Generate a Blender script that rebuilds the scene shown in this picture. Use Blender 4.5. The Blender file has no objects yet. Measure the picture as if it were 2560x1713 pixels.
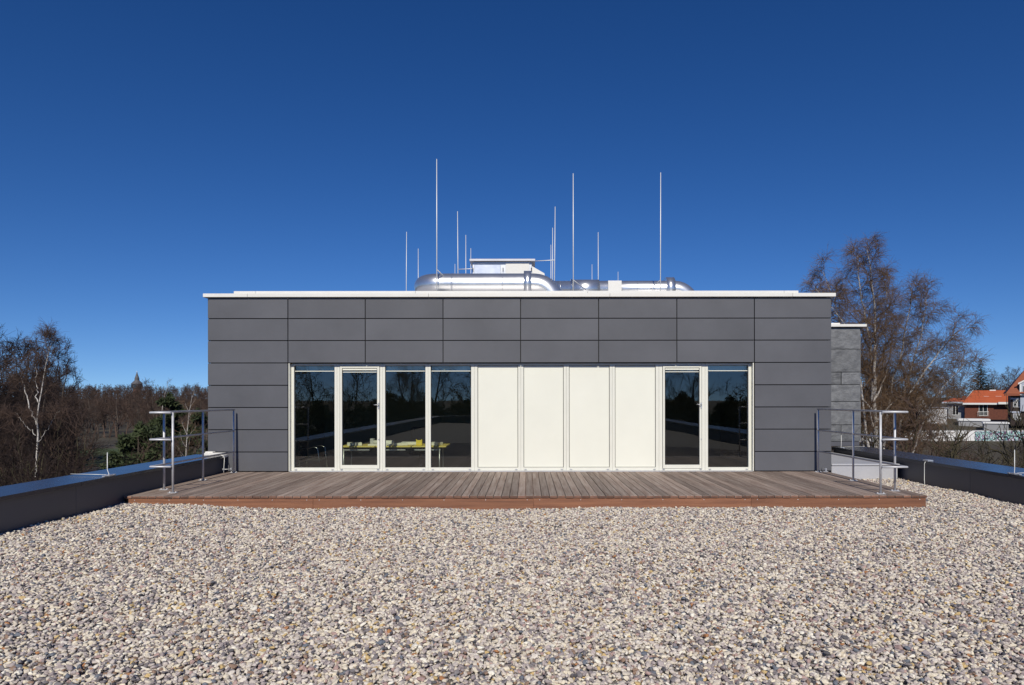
import bpy, bmesh, math, random
import numpy as np
from mathutils import Vector, Matrix

R = math.radians
scene = bpy.context.scene
C = scene.collection

# ------------------------------------------------------------------ camera, sky, sun, exposure
cam_d = bpy.data.cameras.new('camera')
cam = bpy.data.objects.new('camera', cam_d)
C.objects.link(cam)
cam.location = (0, 0, 1.57)
cam.rotation_euler = (R(90), R(0.06), 0)
cam_d.sensor_width = 36.0
cam_d.lens = 23.58
cam_d.shift_x = -0.0148
cam_d.shift_y = 0.0560
cam_d.clip_start = 0.05
cam_d.clip_end = 8000
scene.camera = cam

SUN_EL = 37.5
world = bpy.data.worlds.new('World')
scene.world = world
world.use_nodes = True
wn = world.node_tree
wn.nodes.clear()
sky = wn.nodes.new('ShaderNodeTexSky')
sky.sky_type = 'NISHITA'
sky.sun_disc = False
sky.sun_elevation = R(SUN_EL)
sky.sun_rotation = R(180)
sky.altitude = 3000
sky.air_density = 1.0
sky.dust_density = 0.0
sky.ozone_density = 2.2
# the clear polarised sky of the photograph pales only a little towards the horizon
stc = wn.nodes.new('ShaderNodeTexCoord')
smp = wn.nodes.new('ShaderNodeVectorMath'); smp.operation = 'MULTIPLY_ADD'
smp.inputs[1].default_value = (1, 1, 0.92); smp.inputs[2].default_value = (0, 0, 0.062)
snm = wn.nodes.new('ShaderNodeVectorMath'); snm.operation = 'NORMALIZE'
wn.links.new(stc.outputs['Generated'], smp.inputs[0]); wn.links.new(smp.outputs[0], snm.inputs[0]); wn.links.new(snm.outputs[0], sky.inputs['Vector'])
hs = wn.nodes.new('ShaderNodeHueSaturation')
hs.inputs['Saturation'].default_value = 1.30
hs.inputs['Hue'].default_value = 0.509
bg = wn.nodes.new('ShaderNodeBackground')
bg.inputs['Strength'].default_value = 0.076
wo = wn.nodes.new('ShaderNodeOutputWorld')
wn.links.new(sky.outputs[0], hs.inputs['Color'])
sgm = wn.nodes.new('ShaderNodeGamma'); sgm.inputs['Gamma'].default_value = 1.10
wn.links.new(hs.outputs[0], sgm.inputs['Color']); wn.links.new(sgm.outputs[0], bg.inputs['Color'])
wn.links.new(bg.outputs[0], wo.inputs['Surface'])

sun_d = bpy.data.lights.new('sun', 'SUN')
sun_d.energy = 3.95
sun_d.angle = R(0.53)
sun_d.color = (1.0, 0.945, 0.83)
sun = bpy.data.objects.new('sun', sun_d)
C.objects.link(sun)
sun.rotation_euler = (R(90 - SUN_EL), 0, R(-0.8))
sun.location = (0, -30, 30)

vs = scene.view_settings
vs.view_transform = 'Standard'
vs.look = 'None'
vs.exposure = 0.0
vs.gamma = 1.0
vs.use_curve_mapping = False
scene.render.engine = 'CYCLES'
cy = scene.cycles
cy.max_bounces = 8
cy.diffuse_bounces = 3
cy.glossy_bounces = 4
cy.transmission_bounces = 4
cy.transparent_max_bounces = 12
cy.sample_clamp_indirect = 6.0
cy.caustics_reflective = False
cy.caustics_refractive = False
cy.use_denoising = True

# ------------------------------------------------------------------ object helpers
def link(o, parent=None):
    C.objects.link(o)
    if parent is not None:
        o.parent = parent
    return o

def tag(o, label=None, cat=None, group=None, kind=None):
    if label: o['label'] = label
    if cat: o['category'] = cat
    if group: o['group'] = group
    if kind: o['kind'] = kind
    return o

def empty(name, loc=(0, 0, 0), label=None, cat=None, group=None, rz=0.0):
    o = bpy.data.objects.new(name, None)
    o.empty_display_size = 0.2
    C.objects.link(o)
    o.location = loc
    o.rotation_euler = (0, 0, rz)
    return tag(o, label, cat, group)

def copy_tree(o, parent=None):
    c = o.copy()
    C.objects.link(c)
    if parent is not None:
        c.parent = parent
    for ch in list(o.children):
        copy_tree(ch, c)
    return c

class MB:
    """collects shapes; build() links them as one mesh object"""
    def __init__(self):
        self.v = []; self.f = []; self.m = []; self.s = []
    def add(self, verts, faces, mi=0, smooth=False):
        b = len(self.v)
        self.v.extend([tuple(p) for p in verts])
        self.f.extend([tuple(i + b for i in f) for f in faces])
        self.m.extend([mi] * len(faces)); self.s.extend([smooth] * len(faces))
        return self
    def box(self, x0, x1, y0, y1, z0, z1, mi=0):
        v = [(x0,y0,z0),(x1,y0,z0),(x1,y1,z0),(x0,y1,z0),(x0,y0,z1),(x1,y0,z1),(x1,y1,z1),(x0,y1,z1)]
        return self.add(v, [(0,3,2,1),(4,5,6,7),(0,1,5,4),(1,2,6,5),(2,3,7,6),(3,0,4,7)], mi)
    def bbox(self, x0, x1, y0, y1, z0, z1, b=0.003, mi=0, front_mi=None):
        """box with chamfered edges"""
        X = (x0, x1); Y = (y0, y1); Z = (z0, z1)
        vs_ = {}; vl = []
        for i in (0,1):
            for j in (0,1):
                for k in (0,1):
                    sx, sy, sz = (b if i == 0 else -b), (b if j == 0 else -b), (b if k == 0 else -b)
                    for a in range(3):
                        p = [X[i] + sx, Y[j] + sy, Z[k] + sz]
                        p[a] = (X[i], Y[j], Z[k])[a]
                        vs_[(i,j,k,a)] = len(vl); vl.append(tuple(p))
        fs = []; mm = []
        def q(*ks):
            fs.append(tuple(vs_[k] for k in ks))
        for s in (0,1):
            q((s,0,0,0),(s,1,0,0),(s,1,1,0),(s,0,1,0))
        for s in (0,1):
            q((0,s,0,1),(1,s,0,1),(1,s,1,1),(0,s,1,1))
        for s in (0,1):
            q((0,0,s,2),(1,0,s,2),(1,1,s,2),(0,1,s,2))
        for i in (0,1):
            for j in (0,1):
                q((i,j,0,0),(i,j,1,0),(i,j,1,1),(i,j,0,1))
                q((i,0,j,0),(i,1,j,0),(i,1,j,2),(i,0,j,2))
                q((0,i,j,1),(1,i,j,1),(1,i,j,2),(0,i,j,2))
        for i in (0,1):
            for j in (0,1):
                for k in (0,1):
                    fs.append((vs_[(i,j,k,0)], vs_[(i,j,k,1)], vs_[(i,j,k,2)]))
        c = Vector(((x0+x1)/2, (y0+y1)/2, (z0+z1)/2))
        out = []
        for f in fs:
            p = [Vector(vl[i]) for i in f]
            n = (p[1]-p[0]).cross(p[2]-p[0])
            m = sum(p, Vector()) / len(p)
            out.append(f if n.dot(m - c) > 0 else tuple(reversed(f)))
        b0 = len(self.f)
        self.add(vl, out, mi)
        if front_mi is not None:
            self.m[b0 + 2] = front_mi; self.m[b0 + 3] = front_mi
        return self
    def prism(self, poly, axis, a0, a1, mi=0):
        """extrude 2-D polygon (list of pairs, ccw) along axis 'x','y' or 'z'"""
        n = len(poly)
        def P(p, a):
            if axis == 'x': return (a, p[0], p[1])
            if axis == 'y': return (p[0], a, p[1])
            return (p[0], p[1], a)
        v = [P(p, a0) for p in poly] + [P(p, a1) for p in poly]
        f = [tuple(range(n)), tuple(range(2*n-1, n-1, -1))]
        f += [(i, i+n, (i+1) % n + n, (i+1) % n) for i in range(n)]
        return self.add(v, f, mi)
    def tube(self, pts, r, n=10, mi=0, caps=True, smooth=True):
        pts = [Vector(p) for p in pts]
        rr = r if isinstance(r, (list, tuple)) else [r] * len(pts)
        t0 = (pts[1] - pts[0]).normalized()
        u = t0.orthogonal().normalized()
        verts = []
        for i, p in enumerate(pts):
            if i == 0: t = t0
            elif i == len(pts) - 1: t = (pts[i] - pts[i-1]).normalized()
            else: t = ((pts[i+1] - pts[i]).normalized() + (pts[i] - pts[i-1]).normalized()).normalized()
            u = (u - t * u.dot(t)).normalized()
            w = t.cross(u)
            for k in range(n):
                a = 2 * math.pi * k / n
                verts.append(p + (u * math.cos(a) + w * math.sin(a)) * rr[i])
        faces = []
        for i in range(len(pts) - 1):
            for k in range(n):
                a, b = i*n + k, i*n + (k+1) % n
                faces.append((a, b, b + n, a + n))
        self.add(verts, faces, mi, smooth)
        if caps:
            b = len(self.v) - len(verts)
            self.f.append(tuple(b + k for k in range(n-1, -1, -1))); self.m.append(mi); self.s.append(False)
            b2 = b + (len(pts)-1)*n
            self.f.append(tuple(b2 + k for k in range(n))); self.m.append(mi); self.s.append(False)
        return self
    def lathe(self, prof, c=(0,0,0), n=24, mi=0, smooth=True):
        verts = []; faces = []
        for r, z in prof:
            for k in range(n):
                a = 2 * math.pi * k / n
                verts.append((c[0] + r*math.cos(a), c[1] + r*math.sin(a), c[2] + z))
        for i in range(len(prof)-1):
            for k in range(n):
                a, b = i*n + k, i*n + (k+1) % n
                faces.append((a, b, b+n, a+n))
        return self.add(verts, faces, mi, smooth)
    def sheet(self, x0, x1, y0, y1, z, mi=0):
        return self.add([(x0,y0,z),(x1,y0,z),(x1,y1,z),(x0,y1,z)], [(0,1,2,3)], mi)
    def mesh(self, name, mats):
        me = bpy.data.meshes.new(name)
        me.from_pydata(self.v, [], self.f)
        for m in (mats if isinstance(mats, (list, tuple)) else [mats]):
            me.materials.append(m)
        me.polygons.foreach_set('material_index', self.m)
        me.polygons.foreach_set('use_smooth', self.s)
        me.update()
        return me
    def build(self, name, mats, parent=None, loc=None):
        o = bpy.data.objects.new(name, self.mesh(name, mats))
        link(o, parent)
        if loc: o.location = loc
        return o

def put(name, me, parent, loc=(0,0,0), rot=(0,0,0)):
    o = bpy.data.objects.new(name, me)
    link(o, parent)
    o.location = loc; o.rotation_euler = rot
    return o

# ------------------------------------------------------------------ materials
def nd(nt, typ, **kw):
    n = nt.nodes.new(typ)
    for k, v in kw.items():
        setattr(n, k, v)
    return n

def mat(name, col, rough=0.6, metal=0.0, var=0.0, vscale=3.0, vstretch=(1,1,1), rnd=0.0,
        bump=0.0, bscale=40.0, col2=None, spec=0.5, detail=6.0, coords='Object', bstretch=None, rvar=0.0):
    """principled surface: noise between col and col2 (or a darker col), per-object variation, fine relief"""
    m = bpy.data.materials.new(name)
    m.use_nodes = True
    nt = m.node_tree
    p = nt.nodes['Principled BSDF']
    p.inputs['Roughness'].default_value = rough
    p.inputs['Metallic'].default_value = metal
    p.inputs['Specular IOR Level'].default_value = spec
    p.inputs['Base Color'].default_value = (*col, 1)
    if var <= 0 and rnd <= 0 and bump <= 0 and col2 is None:
        return m
    L = nt.links.new
    tc = nd(nt, 'ShaderNodeTexCoord')
    oi = nd(nt, 'ShaderNodeObjectInfo')
    off = nd(nt, 'ShaderNodeVectorMath', operation='MULTIPLY_ADD')
    cmb = nd(nt, 'ShaderNodeCombineXYZ')
    L(oi.outputs['Random'], cmb.inputs[0]); L(oi.outputs['Random'], cmb.inputs[1]); L(oi.outputs['Random'], cmb.inputs[2])
    off.inputs[1].default_value = (37.0, 53.0, 71.0)
    L(cmb.outputs[0], off.inputs[0]); L(tc.outputs[coords], off.inputs[2])
    mp = nd(nt, 'ShaderNodeMapping')
    mp.inputs['Scale'].default_value = vstretch
    L(off.outputs[0], mp.inputs['Vector'])
    nz = nd(nt, 'ShaderNodeTexNoise')
    nz.inputs['Scale'].default_value = vscale
    nz.inputs['Detail'].default_value = detail
    nz.inputs['Roughness'].default_value = 0.6
    L(mp.outputs[0], nz.inputs['Vector'])
    ramp = nd(nt, 'ShaderNodeValToRGB')
    ramp.color_ramp.elements[0].position = 0.3
    ramp.color_ramp.elements[1].position = 0.7
    c2 = col2 if col2 is not None else tuple(max(0.0, c * (1 - var)) for c in col)
    c1 = col if col2 is not None else tuple(min(1.0, c * (1 + var)) for c in col)
    ramp.color_ramp.elements[0].color = (*c2, 1)
    ramp.color_ramp.elements[1].color = (*c1, 1)
    L(nz.outputs['Fac'], ramp.inputs[0])
    out = ramp.outputs[0]
    if rnd > 0:
        hsv = nd(nt, 'ShaderNodeHueSaturation')
        mr = nd(nt, 'ShaderNodeMapRange')
        mr.inputs['To Min'].default_value = 1 - rnd
        mr.inputs['To Max'].default_value = 1 + rnd
        L(oi.outputs['Random'], mr.inputs[0])
        L(mr.outputs[0], hsv.inputs['Value'])
        L(out, hsv.inputs['Color'])
        out = hsv.outputs[0]
    L(out, p.inputs['Base Color'])
    if rvar > 0:
        mr2 = nd(nt, 'ShaderNodeMapRange')
        mr2.inputs['To Min'].default_value = max(0.02, rough - rvar)
        mr2.inputs['To Max'].default_value = rough + rvar
        L(nz.outputs['Fac'], mr2.inputs[0]); L(mr2.outputs[0], p.inputs['Roughness'])
    if bump > 0:
        nb = nd(nt, 'ShaderNodeTexNoise')
        nb.inputs['Scale'].default_value = bscale
        nb.inputs['Detail'].default_value = 4.0
        if bstretch:
            mp2 = nd(nt, 'ShaderNodeMapping')
            mp2.inputs['Scale'].default_value = bstretch
            L(off.outputs[0], mp2.inputs['Vector']); L(mp2.outputs[0], nb.inputs['Vector'])
        else:
            L(off.outputs[0], nb.inputs['Vector'])
        bp = nd(nt, 'ShaderNodeBump')
        bp.inputs['Strength'].default_value = bump
        bp.inputs['Distance'].default_value = 0.02
        L(nb.outputs['Fac'], bp.inputs['Height']); L(bp.outputs[0], p.inputs['Normal'])
    return m

def glass_mat(name, tint, ior=1.65, rough=0.0):
    """thin double glazing: tinted see-through layer under a Fresnel reflection"""
    m = bpy.data.materials.new(name); m.use_nodes = True
    nt = m.node_tree; nt.nodes.clear(); L = nt.links.new
    o = nd(nt, 'ShaderNodeOutputMaterial')
    mx = nd(nt, 'ShaderNodeMixShader')
    lw = nd(nt, 'ShaderNodeLayerWeight'); lw.inputs['Blend'].default_value = 0.5
    pw = nd(nt, 'ShaderNodeMath', operation='POWER'); pw.inputs[1].default_value = 5.0
    r0 = ((ior - 1)/(ior + 1))**2
    fr = nd(nt, 'ShaderNodeMath', operation='MULTIPLY_ADD'); fr.inputs[1].default_value = 1 - r0; fr.inputs[2].default_value = r0
    L(lw.outputs['Facing'], pw.inputs[0]); L(pw.outputs[0], fr.inputs[0])
    tr = nd(nt, 'ShaderNodeBsdfTransparent'); tr.inputs['Color'].default_value = (*tint, 1)
    gl = nd(nt, 'ShaderNodeBsdfGlossy'); gl.inputs['Roughness'].default_value = rough
    gl.inputs['Color'].default_value = (1, 1, 1, 1)
    ge = nd(nt, 'ShaderNodeNewGeometry')
    tc = nd(nt, 'ShaderNodeTexCoord')
    nz = nd(nt, 'ShaderNodeTexNoise'); nz.inputs['Scale'].default_value = 0.9; nz.inputs['Detail'].default_value = 1.0
    L(tc.outputs['Object'], nz.inputs['Vector'])
    bp = nd(nt, 'ShaderNodeBump'); bp.inputs['Strength'].default_value = 0.06; bp.inputs['Distance'].default_value = 0.02
    L(nz.outputs['Fac'], bp.inputs['Height']); L(bp.outputs[0], gl.inputs['Normal'])
    L(fr.outputs[0], mx.inputs[0]); L(tr.outputs[0], mx.inputs[1]); L(gl.outputs[0], mx.inputs[2])
    L(mx.outputs[0], o.inputs['Surface'])
    return m

M = {}
M['panel'] = mat('anthracite_panel', (0.104, 0.106, 0.120), 0.55, var=0.12, vscale=0.9, rnd=0.05, bump=0.03, bscale=220, spec=0.35)
M['core'] = mat('dark_membrane', (0.015, 0.015, 0.016), 0.9)
M['coping_white'] = mat('cream_painted_metal', (0.78, 0.76, 0.71), 0.4, var=0.04, vscale=2.0, rnd=0.02)
M['frame'] = mat('cream_window_frame', (0.76, 0.75, 0.665), 0.38, var=0.03, vscale=4, rnd=0.015)
M['blind'] = mat('cream_screen_fabric', (0.80, 0.795, 0.70), 0.85, var=0.025, vscale=1.2, bump=0.05, bscale=900, rnd=0.012)
M['glass'] = glass_mat('tinted_glazing', (0.76, 0.80, 0.71), 1.9)
M['glass_far'] = mat('dark_window_glass', (0.02, 0.025, 0.03), 0.05, spec=0.8)
M['rubber'] = mat('dark_gasket', (0.03, 0.032, 0.035), 0.6)
M['steel'] = mat('galvanised_steel', (0.58, 0.58, 0.60), 0.48, 0.30, var=0.10, vscale=14, rvar=0.06)
M['alu'] = mat('aluminium_duct', (0.86, 0.85, 0.83), 0.31, 0.9, var=0.04, vscale=3, rvar=0.06, bump=0.05, bscale=2.5)
M['alu_dull'] = mat('dull_aluminium', (0.62, 0.63, 0.65), 0.42, 0.7, var=0.08, vscale=6)
M['rod'] = mat('rod_aluminium', (0.78, 0.78, 0.76), 0.5, 0.25)
M['zinc'] = mat('light_zinc_sheet', (0.56, 0.56, 0.59), 0.45, 0.25, var=0.07, vscale=1.6)
M['coping_dark'] = mat('blue_grey_coping', (0.050, 0.054, 0.066), 0.24, 0.25, var=0.08, vscale=1.1, rvar=0.05, rnd=0.03)
M['parapet'] = mat('anthracite_parapet_sheet', (0.085, 0.085, 0.10), 0.5, var=0.08, vscale=0.8, rnd=0.03)
M['slate'] = mat('split_slate', (0.205, 0.21, 0.222), 0.62, col2=(0.095, 0.098, 0.108), vscale=6.5, vstretch=(1, 1, 1.3), rnd=0.20, bump=0.5, bscale=26, bstretch=(1, 1, 1), detail=9)
M['deck_top'] = mat('weathered_deck_board', (0.37, 0.30, 0.252), 0.75, col2=(0.19, 0.125, 0.095), vscale=1.6, vstretch=(14, 0.8, 14), rnd=0.27, bump=0.35, bscale=30, bstretch=(6, 0.25, 6), detail=8)
M['deck_end'] = mat('reddish_board_end', (0.25, 0.128, 0.085), 0.8, col2=(0.12, 0.06, 0.045), vscale=7, rnd=0.35, bump=0.3, bscale=60)
M['fascia'] = mat('red_brown_fascia', (0.31, 0.135, 0.070), 0.65, col2=(0.165, 0.068, 0.038), vscale=1.5, vstretch=(0.6, 10, 14), rnd=0.14, bump=0.2, bscale=24, bstretch=(0.3, 6, 8), detail=8)
M['bed'] = mat('pebble_bed', (0.36, 0.33, 0.29), 0.9, col2=(0.10, 0.09, 0.085), vscale=42, bump=1.0, bscale=45)
M['yellow'] = mat('yellow_card', (0.80, 0.62, 0.03), 0.5)
M['paper'] = mat('paper', (0.75, 0.74, 0.68), 0.7, rnd=0.05, var=0.02)
M['paper_yellow'] = mat('yellowish_desk_top', (0.72, 0.58, 0.16), 0.5, var=0.05)
M['black'] = mat('black_plastic', (0.02, 0.02, 0.022), 0.45)
M['chrome'] = mat('chromed_tube', (0.7, 0.7, 0.72), 0.15, 1.0)
M['int_floor'] = mat('grey_carpet', (0.24, 0.235, 0.20), 0.95, var=0.1, vscale=20)
M['int_wall'] = mat('interior_wall', (0.48, 0.47, 0.40), 0.9)

# bark and foliage
M['bark'] = mat('grey_brown_bark', (0.085, 0.064, 0.05), 0.9, var=0.35, vscale=6, vstretch=(3, 3, 0.6), bump=0.4, bscale=12, rnd=0.15)
M['twig'] = mat('brown_twigs', (0.070, 0.043, 0.032), 0.9, rnd=0.25, var=0.2, vscale=0.8)
M['twig_dark'] = mat('dark_red_brown_twigs', (0.032, 0.018, 0.014), 0.9, rnd=0.2, var=0.2, vscale=0.6)
M['twig_olive'] = mat('olive_twigs', (0.060, 0.050, 0.026), 0.9, rnd=0.2, var=0.2, vscale=0.8)
M['birch_twig'] = mat('birch_twigs', (0.150, 0.092, 0.052), 0.9, rnd=0.1, var=0.25, vscale=0.8)
M['needle'] = mat('pine_needles', (0.055, 0.075, 0.024), 0.8, col2=(0.022, 0.032, 0.012), vscale=1.3, rnd=0.15)
M['spruce'] = mat('spruce_needles', (0.020, 0.036, 0.022), 0.8, col2=(0.009, 0.016, 0.011), vscale=0.8)
M['ground'] = mat('winter_ground', (0.080, 0.068, 0.040), 0.95, col2=(0.040, 0.030, 0.020), vscale=0.12, bump=0.5, bscale=2.0, coords='Object', detail=10)
M['lawn'] = mat('lawn_grass', (0.060, 0.085, 0.022), 0.95, col2=(0.035, 0.052, 0.014), vscale=0.6, bump=0.6, bscale=6, detail=10)

def birch_bark():
    m = mat('white_birch_bark', (0.54, 0.50, 0.46), 0.7, col2=(0.05, 0.04, 0.035), vscale=2.6, vstretch=(1.0, 1.0, 3.2), bump=0.3, bscale=20)
    r = [n for n in m.node_tree.nodes if n.type == 'VALTORGB'][0]
    r.color_ramp.elements[0].position = 0.36
    r.color_ramp.elements[1].position = 0.45
    return m
M['birch'] = birch_bark()

def pebble_mat():
    m = bpy.data.materials.new('river_pebbles'); m.use_nodes = True
    nt = m.node_tree; L = nt.links.new
    p = nt.nodes['Principled BSDF']
    p.inputs['Roughness'].default_value = 0.7
    p.inputs['Specular IOR Level'].default_value = 0.35
    at = nd(nt, 'ShaderNodeAttribute', attribute_type='INSTANCER', attribute_name='tone')
    rp = nd(nt, 'ShaderNodeValToRGB'); cr = rp.color_ramp; cr.interpolation = 'CONSTANT'
    pal = [(0.00, (0.71, 0.63, 0.50)), (0.15, (0.60, 0.53, 0.44)), (0.29, (0.53, 0.465, 0.42)), (0.42, (0.42, 0.36, 0.345)),
           (0.51, (0.68, 0.615, 0.54)), (0.625, (0.30, 0.255, 0.255)), (0.715, (0.20, 0.18, 0.185)), (0.78, (0.095, 0.09, 0.098)),
           (0.815, (0.15, 0.165, 0.195)), (0.845, (0.42, 0.29, 0.26)), (0.88, (0.27, 0.18, 0.13)), (0.92, (0.55, 0.40, 0.19)),
           (0.95, (0.40, 0.19, 0.085)), (0.96, (0.80, 0.75, 0.65))]
    while len(cr.elements) < len(pal):
        cr.elements.new(0.5)
    for e, (pos, c) in zip(cr.elements, pal):
        e.position = pos; e.color = (*c, 1)
    L(at.outputs['Fac'], rp.inputs[0])
    tc = nd(nt, 'ShaderNodeTexCoord')
    ad = nd(nt, 'ShaderNodeVectorMath', operation='MULTIPLY_ADD')
    cmb = nd(nt, 'ShaderNodeCombineXYZ')
    for i in range(3): L(at.outputs['Fac'], cmb.inputs[i])
    ad.inputs[1].default_value = (91, 47, 63)
    L(cmb.outputs[0], ad.inputs[0]); L(tc.outputs['Object'], ad.inputs[2])
    nz = nd(nt, 'ShaderNodeTexNoise'); nz.inputs['Scale'].default_value = 2.2; nz.inputs['Detail'].default_value = 5
    L(ad.outputs[0], nz.inputs['Vector'])
    mr = nd(nt, 'ShaderNodeMapRange'); mr.inputs['From Min'].default_value = 0.3; mr.inputs['From Max'].default_value = 0.7
    mr.inputs['To Min'].default_value = 0.84; mr.inputs['To Max'].default_value = 1.18
    L(nz.outputs['Fac'], mr.inputs[0])
    hv = nd(nt, 'ShaderNodeHueSaturation')
    L(rp.outputs[0], hv.inputs['Color']); L(mr.outputs[0], hv.inputs['Value'])
    L(hv.outputs[0], p.inputs['Base Color'])
    return m
M['pebble'] = pebble_mat()

# ------------------------------------------------------------------ terrain
def sstep(a, b, x):
    t = np.clip((x - a) / (b - a), 0, 1)
    return t * t * (3 - 2 * t)

def terrain_z(x, y):
    x = np.asarray(x, float); y = np.asarray(y, float)
    d = np.hypot(x, y)
    z = -7.0 + 10.0 * sstep(150, 620, d) * sstep(-60, 120, y)
    right = sstep(20, 60, x)
    z = z + right * (1.6 * sstep(90, 116, y) + 2.6 * sstep(118, 150, y)) * (1 - sstep(200, 420, d))
    z = z + 0.35 * np.sin(x * 0.043 + 1.3) * np.cos(y * 0.037) * sstep(30, 80, d)
    return z

def terrain():
    rr = np.concatenate([np.linspace(0, 60, 9), np.linspace(70, 240, 30), np.geomspace(260, 6000, 22)])
    na = 120
    v = []; f = []
    for i, r in enumerate(rr):
        for k in range(na):
            a = 2 * math.pi * k / na
            x, y = r * math.cos(a), r * math.sin(a)
            v.append((x, y, float(terrain_z(x, y))))
    for i in range(len(rr) - 1):
        for k in range(na):
            a, b = i*na + k, i*na + (k+1) % na
            f.append((a, a + na, b + na, b))
    mb = MB(); mb.add(v, f, 0, True)
    return mb.build('ground', M['ground'])
tag(terrain(), 'brown winter ground around the building and out to the hills', 'ground', kind='structure')

def ground_patch(name, x0, x1, y0, y1, m, n=12, dz=0.06):
    v = []; f = []
    for j in range(n + 1):
        for i in range(n + 1):
            x = x0 + (x1 - x0) * i / n; y = y0 + (y1 - y0) * j / n
            w = 1.5 * math.sin(i * 2.1 + j) 
            v.append((x + w, y, float(terrain_z(x + w, y)) + dz))
    for j in range(n):
        for i in range(n):
            a = j*(n+1) + i
            f.append((a, a+1, a+n+2, a+n+1))
    mb = MB(); mb.add(v, f, 0, True)
    return mb.build(name, m)
tag(ground_patch('lawn', -80, -52, 84, 116, M['lawn']), 'patch of green lawn among the bare trees', 'lawn', kind='structure')

# ------------------------------------------------------------------ roof slab, gravel
GX0, GX1 = -5.87, 7.30
def gravel_z(x, y):
    x = np.asarray(x, float); y = np.asarray(y, float)
    z = 0.085 * sstep(3.2, 5.9, -x) + 0.03 * sstep(4.5, 7.2, x)
    z = z + 0.010 * np.sin(x * 1.1 - 0.8 * y + 1) * np.sin(y * 1.4 + 0.5 * x) + 0.007 * np.sin(x * 2.3 + 0.6 * y) + 0.006 * np.sin(y * 3.1 - 1.1 * x) + 0.004 * np.sin(5.3 * x + 4.1 * y)
    return z - 0.012

mb = MB()
mb.box(-6.38, 8.0, -19.8, 34, -7.2, -0.16)
tag(mb.build('lower_storeys', M['parapet']), 'dark storeys of the building below the gravel roof', 'building')

def gravel_bed():
    v = []; f = []
    xs = np.linspace(GX0, GX1, 56); ys = np.linspace(-19.3, 13.2, 110)
    for y in ys:
        for x in xs:
            v.append((x, y, float(gravel_z(x, y)) - 0.012))
    n = len(xs)
    for j in range(len(ys)-1):
        for i in range(n-1):
            a = j*n + i
            f.append((a, a+1, a+n+1, a+n))
    mb = MB(); mb.add(v, f, 0, True)
    return mb.build('gravel_bed', M['bed'])
tag(gravel_bed(), 'bed of fine stones under the loose pebbles', 'gravel bed', kind='structure')

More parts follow.
